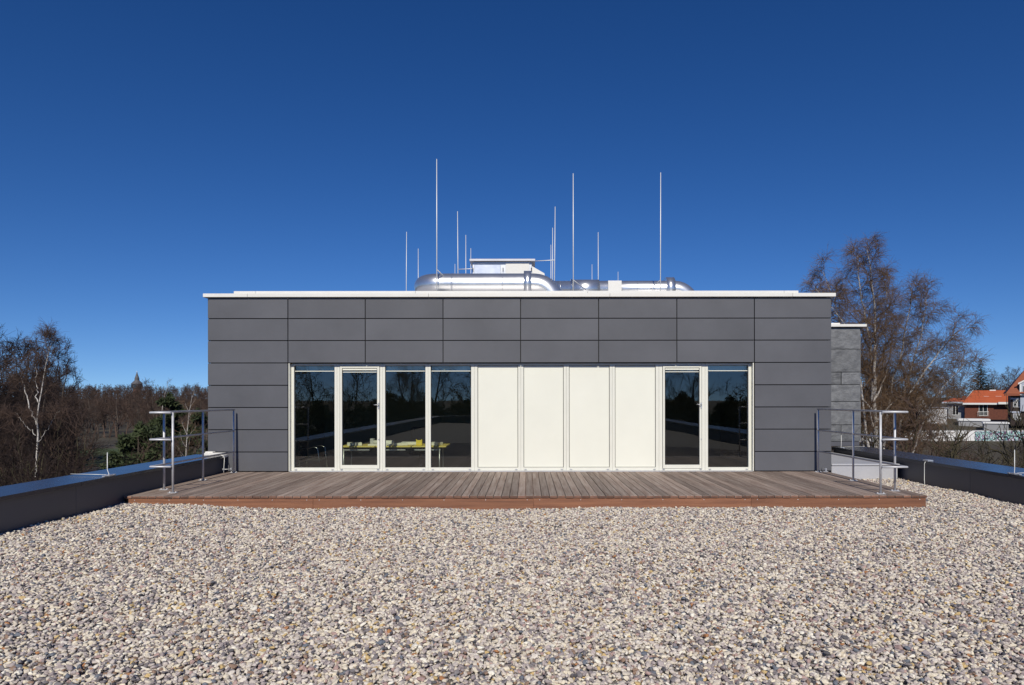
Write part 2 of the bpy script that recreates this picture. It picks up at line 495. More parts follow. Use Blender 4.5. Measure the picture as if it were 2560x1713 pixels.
def gravel():
    rng = np.random.default_rng(4)
    def layer(pitch, dz, keep):
        xs = np.arange(GX0 + 0.02, GX1 - 0.015, pitch); ys = np.arange(2.0, 13.05, pitch)
        X, Y = np.meshgrid(xs, ys); X = X.ravel(); Y = Y.ravel()
        X = X + rng.uniform(-0.5, 0.5, X.size) * pitch; Y = Y + rng.uniform(-0.5, 0.5, Y.size) * pitch
        k = (np.abs(X - 0.1) < 0.82 * Y + 1.6) & (X > GX0 + 0.012) & (X < GX1 - 0.012)
        k &= (Y < 9.735) | (X > 5.81)
        k &= (Y < 13.03) & (rng.random(X.size) < keep)
        X = X[k]; Y = Y[k]
        return np.stack([X, Y, gravel_z(X, Y) + dz + rng.uniform(-0.007, 0.006, X.size)], 1)
    pts = np.concatenate([layer(0.0255, 0.0, 1.0), layer(0.034, 0.013, 0.60)])
    me = bpy.data.meshes.new('roof_gravel')
    me.vertices.add(len(pts)); me.vertices.foreach_set('co', pts.astype(np.float32).ravel()); me.update()
    me.materials.append(M['pebble'])
    o = bpy.data.objects.new('roof_gravel', me); C.objects.link(o)
    ng = bpy.data.node_groups.new('pebbles', 'GeometryNodeTree')
    ng.interface.new_socket('Geometry', in_out='INPUT', socket_type='NodeSocketGeometry')
    ng.interface.new_socket('Geometry', in_out='OUTPUT', socket_type='NodeSocketGeometry')
    N = ng.nodes; L = ng.links.new
    gi = N.new('NodeGroupInput'); go = N.new('NodeGroupOutput')
    jn = N.new('GeometryNodeJoinGeometry')
    for i in range(9):
        ico = N.new('GeometryNodeMeshIcoSphere'); ico.inputs['Radius'].default_value = 1.0; ico.inputs['Subdivisions'].default_value = 3
        nz = N.new('ShaderNodeTexNoise'); nz.noise_dimensions = '4D'
        nz.inputs['W'].default_value = 3.7 * i; nz.inputs['Scale'].default_value = 0.75; nz.inputs['Detail'].default_value = 1.5
        sub = N.new('ShaderNodeVectorMath'); sub.operation = 'SUBTRACT'; sub.inputs[1].default_value = (0.5, 0.5, 0.5)
        scl = N.new('ShaderNodeVectorMath'); scl.operation = 'SCALE'; scl.inputs['Scale'].default_value = 1.7
        sp = N.new('GeometryNodeSetPosition')
        L(nz.outputs['Color'], sub.inputs[0]); L(sub.outputs[0], scl.inputs[0])
        L(ico.outputs['Mesh'], sp.inputs['Geometry']); L(scl.outputs[0], sp.inputs['Offset'])
        ss = N.new('GeometryNodeSetShadeSmooth'); L(sp.outputs[0], ss.inputs['Geometry'])
        sm = N.new('GeometryNodeSetMaterial'); sm.inputs['Material'].default_value = M['pebble']
        L(ss.outputs[0], sm.inputs['Geometry'])
        g2 = N.new('GeometryNodeGeometryToInstance'); L(sm.outputs[0], g2.inputs[0])
        L(g2.outputs[0], jn.inputs[0])
    iop = N.new('GeometryNodeInstanceOnPoints'); iop.inputs['Pick Instance'].default_value = True
    def rv(kind, lo, hi, seed):
        r = N.new('FunctionNodeRandomValue'); r.data_type = kind
        if kind == 'INT':
            r.inputs[4].default_value = lo; r.inputs[5].default_value = hi; out = r.outputs[2]
        elif kind == 'FLOAT_VECTOR':
            r.inputs[0].default_value = lo; r.inputs[1].default_value = hi; out = r.outputs[0]
        else:
            r.inputs[2].default_value = lo; r.inputs[3].default_value = hi; out = r.outputs[1]
        r.inputs['Seed'].default_value = seed
        return out
    L(gi.outputs[0], iop.inputs['Points']); L(jn.outputs[0], iop.inputs['Instance'])
    L(rv('INT', 0, 8, 1), iop.inputs['Instance Index'])
    L(rv('FLOAT_VECTOR', (-0.55, -0.55, 0), (0.55, 0.55, 6.283), 2), iop.inputs['Rotation'])
    mul = N.new('ShaderNodeVectorMath'); mul.operation = 'SCALE'
    L(rv('FLOAT_VECTOR', (0.0112, 0.0086, 0.0063), (0.0196, 0.0143, 0.0100), 3), mul.inputs[0])
    pw = N.new('ShaderNodeMath'); pw.operation = 'POWER'; pw.inputs[1].default_value = 2.2
    L(rv('FLOAT', 0.0, 1.0, 5), pw.inputs[0])
    ma = N.new('ShaderNodeMath'); ma.operation = 'MULTIPLY_ADD'; ma.inputs[1].default_value = 0.68; ma.inputs[2].default_value = 0.78
    L(pw.outputs[0], ma.inputs[0]); L(ma.outputs[0], mul.inputs['Scale'])
    L(mul.outputs[0], iop.inputs['Scale'])
    st = N.new('GeometryNodeStoreNamedAttribute'); st.data_type = 'FLOAT'; st.domain = 'INSTANCE'
    st.inputs['Name'].default_value = 'tone'
    L(iop.outputs[0], st.inputs['Geometry']); L(rv('FLOAT', 0.0, 1.0, 9), st.inputs['Value'])
    L(st.outputs[0], go.inputs[0])
    md = o.modifiers.new('pebbles', 'NODES'); md.node_group = ng
    return o
tag(gravel(), 'loose rounded cream, grey and ochre pebbles covering the roof', 'gravel', kind='stuff')

# ------------------------------------------------------------------ rooftop building
FY = 13.0
bld = empty('rooftop_building', (0, FY, 0.18), 'single-storey rooftop building clad in anthracite panels with cream window band', 'building')
def bpart(name, mb, mats, parent=bld):
    """mesh given in world coordinates, parented to the building (or one of its parts)"""
    base = Vector((0, FY, 0.18)) if parent is bld else Vector((0, 0, 0))
    me = mb.mesh(name, mats)
    if parent is bld:
        me.transform(Matrix.Translation(-base))
    o = bpy.data.objects.new(name, me); link(o, parent)
    return o

WX0, WX1, WZ = -4.61, 4.38, 2.283          # window band opening
BX0, BX1, BY1 = -6.20, 5.907, 32.0
mb = MB()
mb.box(BX0 + 0.04, WX0 - 0.02, FY + 0.045, FY + 0.32, 0.02, 3.53)
mb.box(WX1 + 0.02, BX1 - 0.04, FY + 0.045, FY + 0.32, 0.02, 3.53)
mb.box(WX0 - 0.02, WX1 + 0.02, FY + 0.045, FY + 0.32, WZ + 0.012, 3.53)
mb.box(BX0 + 0.04, BX0 + 0.24, FY + 0.32, BY1, -0.15, 3.53)
mb.box(BX1 - 0.24, BX1 - 0.04, FY + 0.32, BY1, -0.15, 3.53)
mb.box(BX0 + 0.24, BX1 - 0.24, BY1 - 0.2, BY1, -0.15, 3.53)
bpart('wall', mb, M['core'])
mb = MB()
mb.box(BX0 + 0.24, BX1 - 0.24, FY + 0.32, BY1 - 0.2, 3.2, 3.5)
bpart('roof', mb, M['zinc'])
mb = MB(); mb.box(BX0 + 0.06, BX1 - 0.26, 14.45, 31.7, 3.5, 3.835)
bpart('roof_tier', mb, M['zinc'])
# cladding panels, each its own piece
cols = [BX0 + 0.012, -4.636, -3.137, -1.629, -0.126, 1.387, 2.903, 4.406, BX1 - 0.012]
rows = [3.553, 3.150, 2.723, 2.290, 1.857, 1.427, 0.997, 0.564, 0.186]
G = 0.008
for c in range(8):
    for r in range(8):
        if r >= 3 and 1 <= c <= 6:
            continue
        mb = MB()
        mb.bbox(cols[c] + G, cols[c+1] - G, FY, FY + 0.012, rows[r+1] + G, rows[r] - G, 0.0015)
        bpart('cladding_panel', mb, M['panel'])
for side, x in ((-1, BX0), (1, BX1)):            # side cladding, rows of panels
    for r in range(8):
        for k in range(6):
            mb = MB()
            y0 = FY + 0.02 + k * 3.16
            xa, xb = (x, x + 0.012) if side < 0 else (x - 0.012, x)
            mb.box(xa, xb, y0 + G, y0 + 3.15 - G, rows[r+1] + G, rows[r] - G)
            bpart('side_panel', mb, M['panel'])
# dark corner joint strips
for x in (BX0 + 0.02, BX1 - 0.03):
    mb = MB(); mb.box(x, x + 0.010, FY + 0.018, FY + 0.044, 0.19, 3.54); bpart('corner_profile', mb, M['core'])
# copings
def coping_run(xs, y0, y1, z0, z1):
    for a, b in zip(xs[:-1], xs[1:]):
        mb = MB(); mb.bbox(a + 0.002, b - 0.002, y0, y1, z0, z1, 0.004)
        bpart('coping', mb, M['coping_white'])
coping_run([-6.26, -5.40, -1.90, 1.60, 5.13, 5.965], FY - 0.055, FY + 0.38, 3.559, 3.629)
for xa, xb in ((-6.26, -5.86), (5.56, 5.965)):
    for k in range(6):
        mb = MB(); mb.bbox(xa, xb, FY + 0.384 + k*3.1, FY + 0.38 + (k+1)*3.1 - 0.004, 3.559, 3.628, 0.004)
        bpart('coping', mb, M['coping_white'])
coping_run([-6.30, -5.83, -2.4, 1.3, 5.52, 5.83], 14.40, 14.80, 3.850, 3.910)
mb = MB(); mb.box(-6.20, 5.74, 14.43, 14.45, 3.505, 3.849); bpart('tier_front', mb, M['panel'])

# windows and doors of the band
bays = [(-4.61, -3.716, -4.556, -3.765, 'open'), (-3.716, -2.825, -3.667, -2.873, 'door'), (-2.825, -1.936, -2.777, -1.988, 'open'),
        (-1.936, -1.032, -1.885, -1.095, 'open'), (-1.032, -0.124, -0.969, -0.178, 'shut'), (-0.124, 0.766, -0.070, 0.713, 'shut'),
        (0.766, 1.665, 0.819, 1.612, 'shut'), (1.665, 2.576, 1.717, 2.512, 'shut'), (2.576, 3.478, 2.640, 3.420, 'door'),
        (3.478, 4.38, 3.535, 4.326, 'open')]
YF = FY + 0.11
ZB, ZT = 0.186, WZ
GZ0, GZ1 = 0.248, 2.244
wn_labels = {0: 'window beside the left cladding with rolled-up blind', 9: 'window at the right end of the band with rolled-up blind'}
def frame_ring(mb, x0, x1, gx0, gx1, z0, z1, gz0, gz1, y0, y1, b=0.003):
    mb.bbox(x0, gx0, y0, y1, z0, z1, b)
    mb.bbox(gx1, x1, y0, y1, z0, z1, b)
    mb.bbox(gx0, gx1, y0 + 0.0015, y1, z0, gz0, b)
    mb.bbox(gx0, gx1, y0 + 0.0015, y1, gz1, z1, b)
cap_m = MB(); cap_m.bbox(-0.022, 0.022, -0.012, 0.0, -0.008, 0.008, 0.003); cap_me = cap_m.mesh('weep_cap', M['alu_dull'])
for i, (x0, x1, g0, g1, kind) in enumerate(bays):
    mb = MB()
    if kind == 'door':
        # outer frame, then the leaf in front of it
        frame_ring(mb, x0 + 0.001, x1 - 0.001, g0 + 0.004, g1 - 0.004, ZB, ZT, 0.222, 2.232, YF, YF + 0.08)
        w = bpart('door', mb, M['frame'])
        lf = MB()
        la, lb = g0 + 0.012, g1 - 0.012
        ga, gb = (-3.617, -2.930) if i == 1 else (2.690, 3.368)
        frame_ring(lf, la, lb, ga, gb, 0.226, 2.226, 0.298, 2.194, YF - 0.012, YF + 0.06)
        bpart('leaf', lf, M['frame'], w).location = (0, -FY, -0.18)
        gz0, gz1 = 0.298, 2.194
        py = YF + 0.03
        hm = MB()
        hx = gb + 0.030
        hz = 1.455
        hm.bbox(hx - 0.012, hx + 0.012, YF - 0.022, YF - 0.0125, hz - 0.06, hz + 0.06, 0.003)
        hm.tube([(hx, YF - 0.02, hz + 0.02), (hx, YF - 0.055, hz + 0.02), (hx - 0.085, YF - 0.058, hz + 0.02)], 0.008, 8)
        bpart('handle', hm, M['alu_dull'], w).location = (0, -FY, -0.18)
        km = MB(); km.tube([(hx + 0.002, YF - 0.020, 0.80), (hx + 0.002, YF - 0.011, 0.80)], 0.012, 12)
        bpart('lock_cylinder', km, M['alu_dull'], w).location = (0, -FY, -0.18)
        g0, g1 = ga, gb
    else:
        frame_ring(mb, x0 + 0.001, x1 - 0.001, g0, g1, ZB, ZT, GZ0, GZ1, YF, YF + 0.08)
        w = bpart('window', mb, M['frame'])
        gz0, gz1 = GZ0, GZ1
        py = YF + 0.045
    off = (0, -FY, -0.18)
    pm = MB(); pm.box(g0 - 0.004, g1 + 0.004, py, py + 0.006, gz0 - 0.004, gz1 + 0.004)
    # single sheet: keep only the front face so the Fresnel layer counts once
    pm = MB(); pm.add([(g0-0.004, py, gz0-0.004), (g1+0.004, py, gz0-0.004), (g1+0.004, py, gz1+0.004), (g0-0.004, py, gz1+0.004)], [(0,1,2,3)])
    bpart('pane', pm, M['glass'], w).location = off
    gk = MB(); t = 0.006
    yk0, yk1 = py - 0.012, py - 0.001
    gk.box(g0, g0 + t, yk0, yk1, gz0, gz1); gk.box(g1 - t, g1, yk0, yk1, gz0, gz1)
    gk.box(g0 + t, g1 - t, yk0, yk1, gz0, gz0 + t); gk.box(g0 + t, g1 - t, yk0, yk1, gz1 - t, gz1)
    bpart('gasket', gk, M['rubber'], w).location = off
    bm_ = MB()
    if kind == 'shut':
        yb = YF + 0.018
        bm_.bbox(g0 + 0.010, g1 - 0.010, yb, yb + 0.004, gz0 + 0.016, gz1 - 0.012, 0.001)
        bm_.bbox(g0 + 0.010, g1 - 0.010, yb - 0.004, yb + 0.008, gz0 + 0.008, gz0 + 0.028, 0.002)
        bpart('blind', bm_, M['blind'], w).location = off
    else:
        yb = py - 0.020
        zt = gz1 - 0.012
        zb = 2.128 if kind == 'open' else 2.108
        bm_.bbox(g0 + 0.012, g1 - 0.012, yb - 0.004, yb + 0.008, zb, zb + 0.014, 0.002)
        bpart('blind_bar', bm_, M['blind'], w).location = off
        if kind == 'door':
            b2 = MB(); b2.bbox(g0 + 0.008, g1 - 0.008, yb - 0.012, yb + 0.015, zt - 0.032, zt, 0.004)
            bpart('blind_box', b2, M['blind'], w).location = off
        b3 = MB(); b3.box(g0 + 0.014, g1 - 0.014, py + 0.04, py + 0.05, zb + 0.02, gz1 + 0.004)
        bpart('rolled_blind', b3, M['alu_dull'], w).location = off
    for fx in (0.09, 0.89):
        c = put('weep_cap', cap_me, w, (x0 + (x1 - x0) * fx + 0.01, YF - 0.001 - FY, 0.212 - 0.18))
mb = MB(); mb.box(WX0 - 0.018, WX0, FY + 0.012, FY + 0.19, 0.186, WZ); mb.box(WX1, WX1 + 0.018, FY + 0.012, FY + 0.19, 0.186, WZ)
bpart('reveal', mb, M['frame'])
mb = MB(); mb.box(WX0, WX1, FY + 0.012, FY + 0.19, 0.168, 0.1855)
bpart('sill', mb, M['zinc'])
# room behind the glass
mb = MB(); mb.box(BX0 + 0.241, BX1 - 0.241, FY + 0.2, 19.5, -0.14, -0.10); bpart('interior_floor', mb, M['int_floor'])
mb = MB(); mb.box(BX0 + 0.241, BX1 - 0.241, 19.5, 19.6, -0.14, 3.19); mb.box(0.95, 1.05, FY + 0.9, 19.499, -0.099, 3.0)
mb.box(BX0 + 0.241, BX0 + 0.3, FY + 0.33, 19.499, -0.099, 3.0); mb.box(BX1 - 0.3, BX1 - 0.241, FY + 0.33, 19.499, -0.099, 3.0)
bpart('interior_wall', mb, M['int_wall'])
mb = MB(); mb.box(BX0 + 0.31, BX1 - 0.31, FY + 0.33, 19.49, 2.9, 3.0); bpart('interior_ceiling', mb, M['int_wall'])

# ------------------------------------------------------------------ slate-clad block on the right
sl = empty('slate_clad_block', (6.9, 16.0, 0.44), 'narrow slate-clad block with white coping behind the right railing', 'building')
def spart(name, mb, mats, par=None):
    me = mb.mesh(name, mats); me.transform(Matrix.Translation((-6.9, -16.0, -0.44)))
    o = bpy.data.objects.new(name, me); return link(o, par or sl)
mb = MB(); mb.box(5.95, 7.93, 16.045, 26, 0.45, 3.28); spart('wall', mb, M['core'])
sz = [3.295, 2.774, 2.224, 1.925, 1.526, 0.967, 0.570]
rs = random.Random(5)
def slab(x0, x1, z0, z1):
    """split-face stone: a gridded front with an uneven surface"""
    nx, nz = 14, 8
    v = []; f = []
    y0 = 16.0 + rs.uniform(-0.008, 0.008)
    for j in range(nz + 1):
        for i in range(nx + 1):
            e = (0 < i < nx) and (0 < j < nz)
            v.append((x0 + (x1-x0)*i/nx, y0 + (rs.uniform(-0.0030, 0.0025) if e else 0.003), z0 + (z1-z0)*j/nz))
    for j in range(nz):
        for i in range(nx):
            a = j*(nx+1) + i; f.append((a, a+1, a+nx+2, a+nx+1))
    n0 = len(v)
    v += [(x0, 16.04, z0), (x1, 16.04, z0), (x1, 16.04, z1), (x0, 16.04, z1)]
    bl, br, tr, tl = 0, nx, (nx+1)*(nz+1)-1, (nx+1)*nz
    f += [tuple([n0, n0+1] + list(range(br, bl-1, -1))), tuple([n0+2, n0+3] + list(range(tl, tr+1))),
          tuple([n0+1, n0+2] + list(range(tr, br-1, -(nx+1)))), tuple([n0+3, n0] + list(range(bl, tl+1, nx+1)))]
    mb = MB(); mb.add(v, f); spart('stone_slab', mb, M['slate'])
for r in range(6):
    z1, z0 = sz[r] - 0.007, sz[r+1] + 0.007
    if r in (2, 5):
        slab(5.95, 7.485, z0, z1); slab(7.498, 7.945, z0, z1)
    else:
        slab(5.95, 7.945, z0, z1)
for r in range(6):        # returns on the side
    for k in range(4):
        mb = MB(); mb.bbox(7.935, 7.985, 16.05 + k*2.4, 16.05 + k*2.4 + 2.39, sz[r+1] + 0.004, sz[r] - 0.004, 0.006); spart('side_slab', mb, M['slate'])
mb = MB(); mb.bbox(5.95, 8.07, 15.93, 16.4, 3.300, 3.362, 0.004); spart('coping', mb, M['coping_white'])
mb = MB(); mb.bbox(5.95, 7.66, 16.41, 16.8, 3.363, 3.445, 0.004); spart('coping', mb, M['coping_white'])
mb = MB(); mb.box(5.95, 7.93, 16.01, 16.04, 0.46, 0.565); spart('plinth', mb, M['parapet'])

# ------------------------------------------------------------------ timber deck
DX0, DX1, DY0, DY1, DZ = -5.85, 5.80, 9.72, 12.985, 0.18
deck = empty('timber_deck', (0, 9.72, 0.0), 'weathered grey-brown timber deck in front of the window band', 'deck')
nb = 100
pitch = (DX1 - DX0) / nb
L_ = DY1 - DY0
rd = random.Random(11)
bmes = []
for k in range(5):
    m_ = MB(); m_.bbox(-pitch/2 + 0.0035, pitch/2 - 0.0035, 0, L_, -0.035, 0, 0.0035, 0, 1)
    bmes.append(m_.mesh('board', [M['deck_top'], M['deck_end']]))
for k in range(nb):
    o = put('board', bmes[k % 5], deck, (DX0 + (k + 0.5) * pitch, rd.uniform(-0.003, 0.004), DZ + rd.uniform(-0.0015, 0.0015)))
xs = [DX0 + 0.06, -3.11, 0.09, 3.25, DX1 - 0.012]
for a, b in zip(xs[:-1], xs[1:]):
    mb = MB(); mb.bbox(a + 0.001, b - 0.001, 0.014, 0.044, -0.09, 0.141, 0.003); mb.build('fascia_board', M['fascia'], deck)
    mb = MB(); mb.box(a + 0.001, b - 0.001, 0.0128, 0.0142, 0.095, 0.097); mb.build('groove', M['deck_end'], deck)
mb = MB(); mb.bbox(DX1 - 0.036, DX1 - 0.006, 0.046, L_ - 0.01, -0.09, 0.141, 0.003); mb.build('fascia_board', M['fascia'], deck)
mb = MB(); mb.bbox(DX0 + 0.01, DX0 + 0.04, 0.046, L_ - 0.01, -0.09, 0.141, 0.003); mb.build('fascia_board', M['fascia'], deck)
for k in range(6):
    mb = MB(); y = 0.35 + k * 0.52; mb.box(DX0 + 0.05, DX1 - 0.05, y, y + 0.06, 0.03, 0.143); mb.build('joist', M['deck_end'], deck)
sm_ = MB(); sm_.lathe([(0.0, 0.003), (0.005, 0.002), (0.0065, 0.0)], n=10)
screw_me = sm_.mesh('screw', M['alu_dull'])
for a, b in zip(xs[:-1], xs[1:]):
    n = max(2, int(round((b - a) / 0.585)) + 1)
    for k in range(n):
        put('screw', screw_me, deck, (a + 0.09 + (b - a - 0.18) * k / (n - 1), 0.0135, 0.118), (R(90), 0, 0))

# ------------------------------------------------------------------ railings
def railing(label, sgn, xm, xn, y_post2, y_near, y_corner, y_mid, y_wall):
    o = empty('railing', (xm, y_wall, DZ), label, 'railing', 'tubular steel railings at the deck ends')
    O = Vector((xm, y_wall, DZ))
    def P(x, y, z): return Vector((x, y, z)) - O
    H = [1.205, 0.802, 0.398]
    rp = 0.0165
    def post(x, y, top, small=False):
        mb = MB(); mb.tube([P(x, y, DZ), P(x, y, DZ + top)], rp, 14); p = mb.build('post', M['steel'], o)
        f = MB(); f.bbox(*( (x-O.x)-0.06, (x-O.x)+0.06, (y-O.y)-0.045, (y-O.y)+0.045, 0.001, 0.009), 0.002); f.build('foot_plate', M['steel'], p)
        for dx in (-0.045, 0.045):
            b = MB(); b.lathe([(0.010, 0.0), (0.010, 0.012), (0.0, 0.014)], (x-O.x+dx, y-O.y, 0.009), 8); b.build('bolt', M['steel'], p)
    for (x, y) in ((xm, y_wall), (xm, y_mid), (xm, y_post2)):
        post(x, y, H[0] - 0.01)
    post(xn, y_near, H[0] + 0.002)
    for h in H:
        z = DZ + h
        mb = MB()
        k = 0.02
        r = 0.0165 if h == H[0] else 0.0145
        xo = xm - sgn * 0.0
        mb.tube([P(xo, y_wall + 0.02, z), P(xo, y_corner + k, z), P(xo - sgn*0.006, y_corner + 0.006, z), P(xo - sgn*k, y_corner, z), P(xn, y_corner, z)], r, 12)
        mb.build('rail', M['steel'], o)
    return o
railing('tubular steel railing at the left end of the deck beside the left parapet', -1, -5.63, -5.31, 10.40, 10.05, 10.00, 11.65, 12.87)
railing('tubular steel railing at the right end of the deck in front of the slate block', 1, 5.58, 5.20, 10.18, 9.87, 9.83, 11.48, 12.86)

# ------------------------------------------------------------------ parapets
def parapet(label, xw, x_in, x_out, ztop, y0, y1, seams, side):
    o = empty('parapet', (x_in, y0, 0), label, 'parapet')
    O = Vector((x_in, y0, 0))
    def bx(name, m, x0, x1, ya, yb, z0, z1, b=0.004):
        mb = MB(); mb.bbox(min(x0, x1)-O.x, max(x0, x1)-O.x, ya-O.y, yb-O.y, z0, z1, b); return mb.build(name, m, o)
    bx('wall', M['core'], xw + side*0.012, x_out - side*0.05, y0, y1, -0.15, ztop - 0.05)
    for a, b in zip(seams[:-1], seams[1:]):
        bx('sheet_panel', M['parapet'], xw, xw + side*0.0115, a + 0.002, b - 0.002, -0.12, ztop - 0.045, 0.001)
        mb = MB()
        z0 = ztop - 0.047
        # coping: shallow folded profile sloping slightly inwards
        xi, xo = x_in - O.x, x_out - O.x
        prof = [(xi, z0), (xi + side*0.012, z0), (xi + side*0.012, ztop - 0.012), (xo - side*0.012, ztop - 0.004), (xo - side*0.012, z0), (xo, z0), (xo, ztop + 0.010), (xi, ztop)]
        mb.prism(prof, 'y', a + 0.002 - O.y, b - 0.002 - O.y)
        mb.build('coping', M['coping_dark'], o)
    return o
ls = [-19.9] + [-19.9 + 3.0*k for k in range(1, 10)] + [8.73, 12.99]
parapet('low dark parapet with blue-grey coping along the left edge of the roof', -5.872, -5.80, -6.42, 0.51, -19.9, 12.99, ls, -1)
rsm = [-19.9] + [-16.9 + 3.0*k for k in range(0, 9)] + [11.06, 14.0, 15.985]
parapet('low dark parapet with blue-grey coping along the right edge of the roof', 7.302, 7.26, 8.05, 0.442, -19.9, 15.985, rsm, 1)
rp_ = empty('rear_parapet', (0, -19.3, 0), 'dark parapet closing the roof behind, seen reflected in the glazing', 'parapet')
mb = MB(); mb.box(-5.8, 7.25, -0.5, 0.0, -0.15, 0.44); mb.build('wall', M['parapet'], rp_)
for k in range(4):
    mb = MB(); mb.bbox(-5.79 + k*3.26, -5.79 + (k+1)*3.26 - 0.004, -0.58, 0.05, 0.442, 0.49, 0.004); mb.build('coping', M['coping_dark'], rp_)

# pale flashing where the left parapet meets the wall
mb = MB(); mb.bbox(-6.19, -5.82, 12.80, 12.985, 0.512, 0.560, 0.006); mb.bbox(-5.83, -5.79, 12.78, 12.97, 0.47, 0.519, 0.006); mb.bbox(-6.17, -6.02, 12.84, 12.95, 0.557, 0.585, 0.006)
tag(mb.build('flashing', M['coping_white']), 'pale metal flashing where the left parapet meets the cladding', 'flashing')
# light zinc box beside the building on the right
zb = empty('metal_upstand', (6.55, 13.05, 0), 'pale zinc-covered upstand behind the right railing', 'upstand')
mb = MB(); mb.bbox(-0.63, 0.66, 0.0, 2.9, -0.14, 0.285, 0.01); mb.build('casing', M['zinc'], zb)
mb = MB(); mb.bbox(-0.635, 0.69, -0.02, 2.9, 0.286, 0.318, 0.006); mb.build('cover_sheet', M['zinc'], zb)

# ------------------------------------------------------------------ lightning protection on the parapets
def small_rod(label, x, y, z, h, side, wire=None, bend=0.03):
    o = empty('lightning_rod', (x, y, z), label, 'lightning rod')
    mb = MB(); mb.tube([(0, 0, 0.012), (0, 0, 0.03), (bend*side, 0.01, 0.09), (bend*side, 0.01, h)], 0.005, 8); mb.build('rod', M['rod'], o)
    mb = MB(); mb.bbox(-0.035, 0.035, -0.05, 0.05, 0.002, 0.024, 0.004); mb.bbox(-0.02, 0.02, 0.08, 0.13, 0.001, 0.02, 0.004); mb.bbox(-0.02, 0.02, -0.13, -0.08, 0.001, 0.02, 0.004); mb.build('clamp', M['alu_dull'], o)
    mb = MB(); mb.tube([(0, 0, 0.02), (0.55*side, 0.02, 0.03)], 0.004, 6); mb.build('wire', M['rod'], o)
    return o
small_rod('short lightning rod clamped to the left parapet coping', -5.83, 9.35, 0.512, 0.33, -1)
small_rod('short lightning rod clamped to the right parapet coping near the picture edge', 7.30, 10.05, 0.444, 0.37, 1, bend=0.01)
small_rod('short lightning rod on the right parapet close to the building corner', 7.30, 15.6, 0.444, 0.30, 1, bend=0.01)
def downlead(label, pts, clampbox):
    o = empty('conductor', pts[0], label, 'conductor')
    P0 = Vector(pts[0])
    mb = MB(); mb.tube([Vector(p) - P0 for p in pts], 0.005, 8); mb.build('wire', M['rod'], o)
    mb = MB()
    for c in clampbox:
        mb.bbox(c[0]-P0.x, c[1]-P0.x, c[2]-P0.y, c[3]-P0.y, c[4]-P0.z, c[5]-P0.z, 0.004)
    mb.build('clamp', M['alu_dull'], o)
downlead('lightning conductor running down the left parapet to the railing post', [(-5.785, 12.80, 0.50), (-5.77, 12.78, 0.46), (-5.765, 12.74, 0.24), (-5.765, 12.74, 0.19)], [(-5.785, -5.745, 12.72, 12.76, 0.24, 0.275)])
downlead('horizontal conductor strap between railing post and left parapet', [(-5.75, 12.74, 0.255), (-5.655, 12.84, 0.255)], [(-5.68, -5.65, 12.82, 12.86, 0.235, 0.275)])
downlead('lightning conductor running down the right parapet into the gravel', [(7.245, 12.2, 0.445), (7.225, 12.2, 0.40), (7.235, 12.22, 0.10), (7.20, 12.15, 0.03), (7.0, 12.1, 0.02)], [(7.24, 7.34, 12.12, 12.28, 0.446, 0.475)])
tag(MB().bbox(5.69, 5.72, 12.80, 12.83, 0.181, 0.26, 0.004).bbox(5.66, 5.75, 12.81, 12.86, 0.181, 0.20, 0.004).tube([(5.705, 12.815, 0.2), (5.705, 12.95, 0.27)], 0.005, 6).build('clamp', M['alu_dull']),
    'small metal conductor clamp at the foot of the right railing by the wall', 'clamp')

# ------------------------------------------------------------------ roof plant
def ring_part(parent, name, a, b, r, m, n=28):
    mb = MB(); mb.tube([a, b], r, n); return mb.build(name, m, parent)
RZ = 3.836
def duct(label, origin, pts, r, seams, collars, legs):
    o = empty('ventilation_duct', origin, label, 'duct', 'round metal ducts on the roof')
    O = Vector(origin)
    mb = MB(); mb.tube([Vector(p) - O for p in pts], r, 36); mb.build('pipe', M['alu'], o)
    for (x, rr, w) in seams:
        ring_part(o, 'seam', Vector((x, origin[1], pts[2][2] if False else DUCTZ)) - O, Vector((x + w, origin[1], DUCTZ)) - O, rr, M['alu'], 36)
    for (x, w, rr) in collars:
        ring_part(o, 'collar', Vector((x, origin[1], DUCTZ)) - O, Vector((x + w, origin[1], DUCTZ)) - O, rr, M['alu'], 36)
    for x in legs:
        mb = MB(); mb.box(x-0.03-O.x, x+0.03-O.x, -0.2, 0.2, RZ - O.z, DUCTZ - r*0.9 - O.z); mb.build('support', M['alu_dull'], o)
    return o
DUCTZ = 4.49
y = 17.0
arc = [(-2.24 - 0.40*math.sin(R(a)), y + 0.40*(1 - math.cos(R(a))), DUCTZ) for a in range(0, 91, 10)]
pl = [(-2.64, y + 1.6, DUCTZ)] + list(reversed(arc))
pl += [(0.18, y, DUCTZ)] + [(0.18 + 0.5*math.sin(R(a)), y, DUCTZ - 0.5*(1 - math.cos(R(a)))) for a in (12, 24, 36, 48, 58)]
last = pl[-1]
pl += [(last[0] + 0.33, y, last[2] - 0.53)]
duct('larger round metal duct crossing the roof left of centre with a bend at each end', (0, y, RZ), pl, 0.28,
     [(-2.22, 0.284, 0.012), (-1.90, 0.286, 0.035), (-0.62, 0.283, 0.012)], [(-0.08, 0.185, 0.345)], [-2.0, -1.0, 0.0])
DUCTZ = 4.61
y = 18.5
pl = [(0.2, y, DUCTZ), (3.9, y, DUCTZ), (4.06, y, DUCTZ)] + [(4.06 + 0.45*math.sin(R(a)), y, DUCTZ - 0.45*(1 - math.cos(R(a)))) for a in (12, 24, 36, 48, 60)]
pl += [(pl[-1][0] + 0.3, y, pl[-1][2] - 0.5)]
d2 = duct('smaller round metal duct running to the right with a white sleeve box', (0, y, RZ), pl, 0.24,
     [(0.9, 0.243, 0.012), (3.0, 0.243, 0.012), (1.20, 0.287, 0.03)], [(1.23, 0.75, 0.272), (3.80, 0.23, 0.335)], [0.7, 2.1, 3.4])
